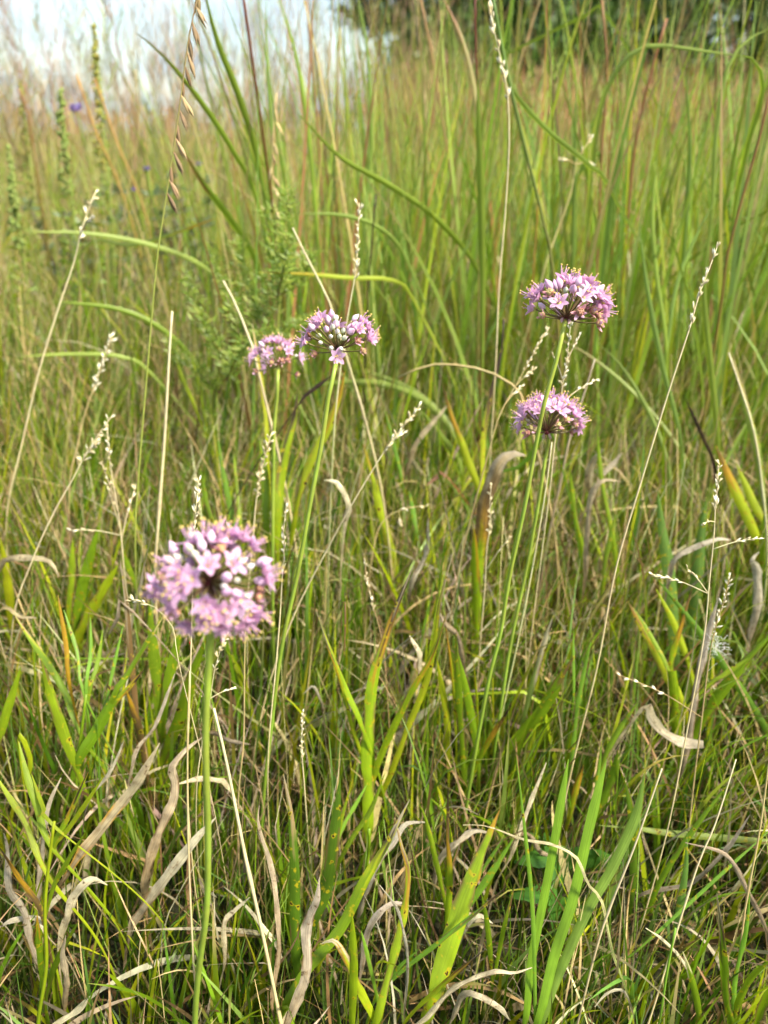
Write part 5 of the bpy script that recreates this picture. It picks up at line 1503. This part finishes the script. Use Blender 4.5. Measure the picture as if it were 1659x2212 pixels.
onion('upper right onion flower, sharp mauve pink, held highest of the five', (1222, 690), 0.455, 77,
      [(1216, 716), (1200, 780), (1178, 870), (1158, 960), (1132, 1090), (1102, 1250), (1078, 1370), (1052, 1490)], [0.440, 0.439, 0.438, 0.437, 0.436, 0.435, 0.434, 0.432],
      F4, C4, size=0.0084, extra=17, seed=21, scape_w=10)
F5 = [(460, 1610, 'O'), (610, 1610, 'O'), (390, 1690, 'O'), (415, 1800, 'Of'), (240, 1860, 'O'), (265, 1930, 'O'), (560, 1740, 'Of'), (720, 1690, 'O'), (760, 1730, 'Of'), (830, 1840, 'Of'), (900, 1770, 'O'), (920, 1880, 'O'),
      (680, 1680, 'O'), (330, 1750, 'O'), (500, 1680, 'O'), (640, 1780, 'O'), (260, 1740, 'P'), (820, 1700, 'P'), (720, 1640, 'P'),
      (290, 2030, 'X'), (400, 2000, 'X'), (600, 1955, 'Xf'), (720, 1890, 'Xf'), (850, 1920, 'X'), (880, 1985, 'X')]
onion('lower right onion flower, mauve pink, partly crossed by the upper flower stem', (1181, 934), 0.528, 66,
      [(1186, 950), (1178, 1000), (1164, 1070), (1135, 1220), (1105, 1390), (1082, 1520)], [0.508, 0.507, 0.506, 0.504, 0.502, 0.50],
      F5, C4, size=0.0083, extra=17, seed=27, scape_w=9)

# ------------------------------------------------------------------ insects and fluff
def beetle(label, x, y, d, L_px, ang, c0, c1, name='beetle'):
    p = at_d(x, y, d); L = L_px * d / F
    e = empty(name, p, label, 'insect')
    ax = Vector((math.cos(ang), 0.1, math.sin(ang)))
    mb = MB(); ellipsoid(mb, p, ax, L, L * 0.22, c0, c1, rings=7, sides=9, power=0.7); mb.build('body', M_STEM, e)
    mb = MB(); ellipsoid(mb, p - ax.normalized() * L * 0.55, ax, L * 0.3, L * 0.13, c0, c0, rings=5, sides=7); mb.build('head', M_STEM, e)
    side = ax.cross(Vector((0, 1, 0))).normalized()
    for k in range(6):
        s = 1 if k % 2 else -1; t = (k // 2 - 1) * 0.22
        b = p + ax.normalized() * L * t
        mb = MB(); tube(mb, [b, b + side * s * L * 0.28 + Vector((0, 0.1 * L, 0)), b + side * s * L * 0.42 + Vector((0, 0.22 * L, 0))], L * 0.02, c0, sides=4); mb.build('leg', M_STEM, e)
beetle('tiny reddish brown beetle on the left florets of the middle onion flower', 668, 724, 0.462, 15, math.radians(120), s2l((40, 18, 14)), s2l((126, 70, 40)))
beetle('tiny bright red insect in the grass below the front flower', 410, 1389, 0.50, 7, math.radians(100), s2l((150, 30, 16)), s2l((186, 50, 24)))

def fluff():  # tuft of spider silk threads caught on the ragged stalk
    p = at_y(1546, 1400, 0.45)
    mb = MB()
    for i in range(60):
        d = Vector((random.gauss(0, 1), random.gauss(0, 1), random.gauss(0, 1))).normalized()
        b = p + Vector((random.gauss(0, 0.003), random.gauss(0, 0.003), random.gauss(0, 0.004)))
        tube(mb, [b, b + d * 0.004 + Vector((0, 0, 0.001)), b + d * random.uniform(0.004, 0.009)], 0.00009, s2l((232, 230, 224)), sides=3, cap=False)
    o = mb.build('cobweb_fluff', M_STRAW, None, origin=p)
    tag(o, 'small tuft of white cobweb fluff caught on the ragged seed stalk', 'cobweb fluff', kind='stuff')
fluff()

# ------------------------------------------------------------------ the meadow's grass masses
GC = [G_MID, G_DEEP, G_YEL, G_PALE, G_BLUE]
GP = [s2l((126, 146, 40)), s2l((100, 124, 38)), s2l((160, 166, 50)), s2l((162, 170, 88)), s2l((128, 154, 72))]
# fine green grass, near and mid distance
near_g = [
    green_layer(6500, 0.10, 0.75, 0.85, (0.0012, 0.0030), (0.6, 1.5), GC, [4, 5, 1.8, 1.6, 1.5], clump=7, spread=0.012, lean=(0.0, 0.32), end=(0.05, 0.85)),
    green_layer(3400, 0.12, 0.8, 0.85, (0.0024, 0.0058), (0.8, 1.7), GC, [4, 2, 5, 1.4, 1.4], clump=4, spread=0.02, K=8, lean=(0.0, 0.32), end=(0.05, 0.85)),
    green_layer(6500, 0.7, 1.5, 0.9, (0.0018, 0.0046), (0.6, 1.5), GC, [4, 2.4, 3, 2.2, 1.2], clump=8, spread=0.025, lean=(0.0, 0.4), end=(0.1, 1.0)),
    green_layer(2300, 0.7, 1.5, 0.9, (0.0036, 0.0078), (0.8, 1.7), GC, [4, 2, 3, 1.2, 1.4], clump=4, spread=0.03, K=8, lean=(0.0, 0.35), end=(0.1, 0.9)),
]
def turf(n, y0, y1, cols, p, wid=(0.0010, 0.0026), ln=(0.025, 0.075)):
    b = scatter(n, y0, y1, 6, 0.015, 0.85)
    c0 = pick(n, cols, p)
    return blade_arrays(b, U(n, *ln), U(n, 0, 6.283), U(n, 0, 0.7), U(n, 0.2, 1.4), U(n, *wid), c0, c0, U(n, 0.5, 1), K=4, roll=U(n, -1.2, 1.2), twist=rng.normal(0, 0.8, n))
near_g.append(turf(15000, 0.08, 0.7, [s2l((62, 86, 22)), G_DEEP, s2l((84, 70, 44)), BROWN, s2l((58, 70, 24))], [4, 2, 1.6, 1.2, 2], ln=(0.02, 0.06)))
o = quad_mass('grass', *pack(near_g), M_GRASS)
tag(o, 'fine green grass blades filling the meadow floor around the flowers', 'grass', kind='stuff')
mid_g = [
    green_layer(9000, 1.4, 3.2, 0.9, (0.0028, 0.006), (0.6, 1.35), GP, [3, 1.2, 3, 3.2, 1], clump=9, spread=0.05, K=5, end=(0.2, 1.2)),
    green_layer(8000, 3.0, 8, 0.85, (0.0035, 0.007), (0.6, 1.25), GP + [TAN], [2.5, 1, 3, 3.4, 0.8, 1.5], clump=10, spread=0.1, K=5, end=(0.2, 1.0)),
]
o = quad_mass('grass', *pack(mid_g), M_GRASS)
tag(o, 'soft green meadow grass receding behind the flowers', 'grass', kind='stuff')

# dead thatch: straw lying and leaning between the green blades
def dry_layer(n, y0, y1, bias, wid, lenk, lean, end, cols, p, K=7, power=1.2, zmax=0.05):
    b = scatter(n, y0, y1, 6, 0.03, bias)
    b[:, 2] = U(n, 0, zmax)
    L = canopy(b[:, 1]) * U(n, *lenk)
    c0 = pick(n, cols, p)
    V, C = blade_arrays(b, L, U(n, 0, 6.283), U(n, *lean), U(n, *end), U(n, *wid) * np.maximum(1, b[:, 1] / 1.6) ** 0.8, c0, c0 * U(n, 0.7, 1.3)[:, None], U(n, 0.3, 0.9), K=K, power=power,
                        drift=rng.normal(0, 0.5, n), roll=U(n, -1.5, 1.5), twist=rng.normal(0, 1.6, n),
                        kink=(U(n, 0.2, 0.8), np.where(rng.random(n) < 0.14, U(n, -1.0, 1.2), 0)))
    return clear_heads(V, C)
DC = [STRAW, TAN, GREY, BROWN, PALE]
dry = [
    dry_layer(2600, 0.10, 0.7, 0.8, (0.0012, 0.0040), (0.3, 0.8), (1.1, 1.6), (1.2, 1.8), DC, [1, 2.5, 2.5, 4, 0.2], K=5, zmax=0.02),
    dry_layer(2600, 0.10, 0.8, 0.75, (0.0010, 0.0032), (0.7, 1.6), (0.0, 0.7), (0.1, 1.3), DC, [3, 3, 3, 2, 1.2]),
    dry_layer(800, 0.14, 0.9, 0.8, (0.003, 0.007), (0.7, 1.5), (0.0, 0.8), (0.4, 2.4), DC, [1.5, 3, 4, 2, 0.7], K=10),
    dry_layer(3600, 0.7, 1.6, 0.9, (0.0014, 0.0042), (0.6, 1.5), (0.0, 0.8), (0.1, 1.5), DC, [3, 3, 2.5, 2, 1]),
    dry_layer(2600, 1.5, 4, 0.9, (0.002, 0.005), (0.6, 1.5), (0.0, 0.6), (0.2, 1.2), DC, [3, 3, 2, 1.5, 0.5], K=5),
]
o = quad_mass('dead_grass', *pack(dry), M_DRY)
tag(o, 'tan and grey dead grass thatch matted between the green blades', 'dead grass', kind='stuff')

# fine straw culms standing in the near grass
def culms(n, y0, y1, hk, wid, cols, p, lean=(0, 0.25), end=(0.0, 0.6), K=6, xfun=None, bias=0.9):
    b = scatter(n, y0, y1, None, 0, bias)
    if xfun is not None: b = xfun(b)
    L = hk(b[:, 1]) * U(n, 0.7, 1.2)
    c0 = pick(n, cols, p)
    V, C = blade_arrays(b, L, U(n, 0, 6.283), U(n, *lean), U(n, *end), U(n, *wid), c0, c0, U(n, 0.5, 1), K=K, drift=rng.normal(0, 0.3, n), roll=U(n, -1.5, 1.5), twist=rng.normal(0, 1.5, n), shape='stem')
    return V, C
cl = [clear_heads(*culms(1300, 0.22, 1.4, lambda Y: canopy(Y) * 1.45, (0.0007, 0.0013), [STRAW, TAN, PALE, G_PALE], [3, 3, 1, 1.5]))]
o = quad_mass('grass_culms', *pack(cl), M_STRAW)
tag(o, 'thin straw coloured grass stems standing among the green blades', 'grass stems', kind='stuff')

# tall prairie grass behind the flowers, denser to the right
def tall_layer(n, y0, y1, xl, xr, hgt, wid, cols, p, end=(0.05, 0.7), lean=(0.0, 0.22), K=9, clump=14, spread=0.05, tipc=None):
    u = rng.random(n)
    Y = y0 + (y1 - y0) * u
    X = (xl + (xr - xl) * rng.random(n)) * Y
    m = max(1, n // clump); ci = rng.integers(0, m, n)
    X = X[:m][ci] + rng.normal(0, spread, n); Y = Y[:m][ci] + rng.normal(0, spread, n)
    b = np.stack([X, Y, np.zeros(n)], -1)
    c0 = pick(n, cols, p)
    c1 = c0 if tipc is None else np.where((rng.random(n) < 0.4)[:, None], np.array(tipc)[None, :], c0)
    V, C = blade_arrays(b, U(n, *hgt), U(n, 0, 6.283), U(n, *lean), U(n, *end), U(n, *wid), c0, c1, U(n, 0.5, 0.95), K=K, power=1.8, drift=rng.normal(0, 0.3, n), roll=U(n, -1.3, 1.3), twist=rng.normal(0, 1.0, n))
    return clear_heads(V, C)
TC = [s2l((118, 142, 44)), s2l((150, 168, 84)), s2l((150, 160, 50)), s2l((116, 146, 70)), s2l((160, 116, 78)), STRAW]
tall = [
    tall_layer(170, 0.95, 1.7, -0.12, 0.7, (0.38, 0.7), (0.005, 0.009), TC, [5, 3, 3, 2.4, 0.3, 0.3], tipc=TAN, clump=3, spread=0.05, end=(0.5, 1.5), lean=(0.0, 0.35)),
    tall_layer(90, 1.0, 1.3, -0.17, -0.02, (0.5, 0.86), (0.003, 0.008), TC, [4, 2, 2, 2, 2.2, 1.5], tipc=TAN, clump=12, spread=0.04, end=(0.05, 0.55), lean=(0.0, 0.25)),
    tall_layer(330, 1.0, 1.7, 0.02, 0.75, (0.42, 0.88), (0.005, 0.010), TC, [4, 3, 2.4, 2, 0.6, 0.2], tipc=TAN, clump=6, end=(0.05, 0.5), lean=(0.0, 0.28)),
    tall_layer(800, 1.1, 1.9, 0.02, 0.75, (0.4, 0.92), (0.0025, 0.006), TC, [5, 3, 2.5, 2.4, 0.5, 0.5], tipc=TAN),
    tall_layer(700, 1.9, 3.4, -0.08, 0.75, (0.5, 0.98), (0.003, 0.007), TC, [5, 4, 3, 2, 0.5, 0.5], tipc=TAN),
    tall_layer(260, 1.15, 2.2, -0.25, 0.05, (0.4, 0.9), (0.0025, 0.006), TC, [4, 3, 2, 1.5, 1.0, 1.0], tipc=TAN),
    tall_layer(300, 1.3, 3.2, -0.7, -0.1, (0.4, 0.75), (0.003, 0.006), TC, [4, 3, 2, 2, 1, 1.4], tipc=TAN),
]
o = quad_mass('tall_grass', *pack(tall), M_TALL)
tag(o, 'tall green and reddish prairie grass standing behind the flowers', 'tall grass', kind='stuff')

# feathery seeding grass against the sky, tan and rose
def seeding(n, y0, y1, xl, xr, hgt, cols, p, stem_w, nbr=12, br_len=(0.03, 0.09), br_w=(0.0012, 0.003), end=(0.0, 0.35)):
    Y = U(n, y0, y1); X = (xl + (xr - xl) * rng.random(n)) * Y
    b = np.stack([X, Y, np.zeros(n)], -1)
    L = U(n, *hgt)
    c0 = pick(n, cols, p)
    az = U(n, 0, 6.283)
    V, C = blade_arrays(b, L, az, U(n, 0, 0.14), U(n, *end), U(n, *stem_w) * np.maximum(1, Y / 2.5), c0, c0, U(n, 0.5, 1), K=7, power=1.6, roll=U(n, -1.5, 1.5), shape='stem')
    mid = V.mean(axis=2)                                     # n, 8, 3
    ti = rng.uniform(0.70, 1.0, (n, nbr)) * 7
    i0 = np.clip(ti.astype(int), 0, 6); fr = ti - i0
    ar = np.arange(n)[:, None]
    B = mid[ar, i0] * (1 - fr[..., None]) + mid[ar, i0 + 1] * fr[..., None]
    B = B.reshape(-1, 3); nb = n * nbr
    cb = np.repeat(c0, nbr, axis=0) * U(nb, 0.8, 1.3)[:, None]
    scale = np.maximum(1, np.repeat(Y, nbr) / 3.0)
    V2, C2 = blade_arrays(B, U(nb, *br_len), U(nb, 0, 6.283), U(nb, 0.15, 0.6), U(nb, 0.3, 1.3), U(nb, *br_w) * scale, cb, cb, U(nb, 0.5, 1), K=3, roll=U(nb, -1.5, 1.5))
    return [(V, C), (V2, C2)]
SC = [s2l((150, 126, 90)), s2l((142, 104, 84)), s2l((120, 104, 62)), s2l((164, 146, 112)), s2l((116, 130, 58))]
sd_parts = []
sd_parts += seeding(420, 1.6, 3.5, -0.72, -0.02, (0.6, 1.05), SC, [3, 2, 2, 2, 2], (0.0010, 0.0020), nbr=14)
sd_parts += seeding(620, 3.5, 9, -0.75, 0.10, (0.8, 1.35), SC, [3, 3, 2, 2, 1], (0.0012, 0.0022), nbr=12, br_len=(0.05, 0.13))
sd_parts += seeding(80, 1.6, 4, 0.0, 0.75, (0.6, 1.1), SC, [2, 2, 2, 2, 4], (0.0012, 0.0022), nbr=12)
o = quad_mass('seeding_grass', *pack(sd_parts), M_STRAW)
tag(o, 'airy tan and rose seed heads of tall grass against the sky', 'seeding grass', kind='stuff')

# far band of russet and tan grass
RC = [s2l((150, 106, 72)), s2l((166, 126, 84)), s2l((136, 104, 62)), s2l((176, 150, 104)), G_PALE]
far = []
far += seeding(420, 5.0, 7.5, -0.02, 0.40, (0.65, 0.95), RC, [4, 3, 2, 1.5, 1.0], (0.003, 0.006), nbr=7, br_len=(0.08, 0.2), br_w=(0.003, 0.007))
far += seeding(700, 7.5, 12, -0.02, 0.55, (0.8, 1.2), RC, [4, 3, 2, 1.5, 1.0], (0.003, 0.006), nbr=7, br_len=(0.08, 0.2), br_w=(0.003, 0.007))
far += seeding(1300, 8, 30, -0.8, 0.8, (0.7, 1.2), RC, [2, 3, 3, 3, 2.5], (0.005, 0.009), nbr=6, br_len=(0.1, 0.25), br_w=(0.004, 0.008))
o = quad_mass('russet_grass', *pack(far), M_STRAW)
tag(o, 'far russet and tan prairie grass in front of the trees', 'russet grass', kind='stuff')
fg = [green_layer(6000, 8, 45, 1.2, (0.004, 0.007), (0.7, 1.2), GC + [TAN, STRAW], [2.5, 1.5, 2, 3, 0.6, 2.5, 1.5], clump=12, spread=0.25, K=4, end=(0.1, 0.9))]
o = quad_mass('grass', *pack(fg), M_GRASS)
tag(o, 'distant pale green grass along the horizon', 'grass', kind='stuff')
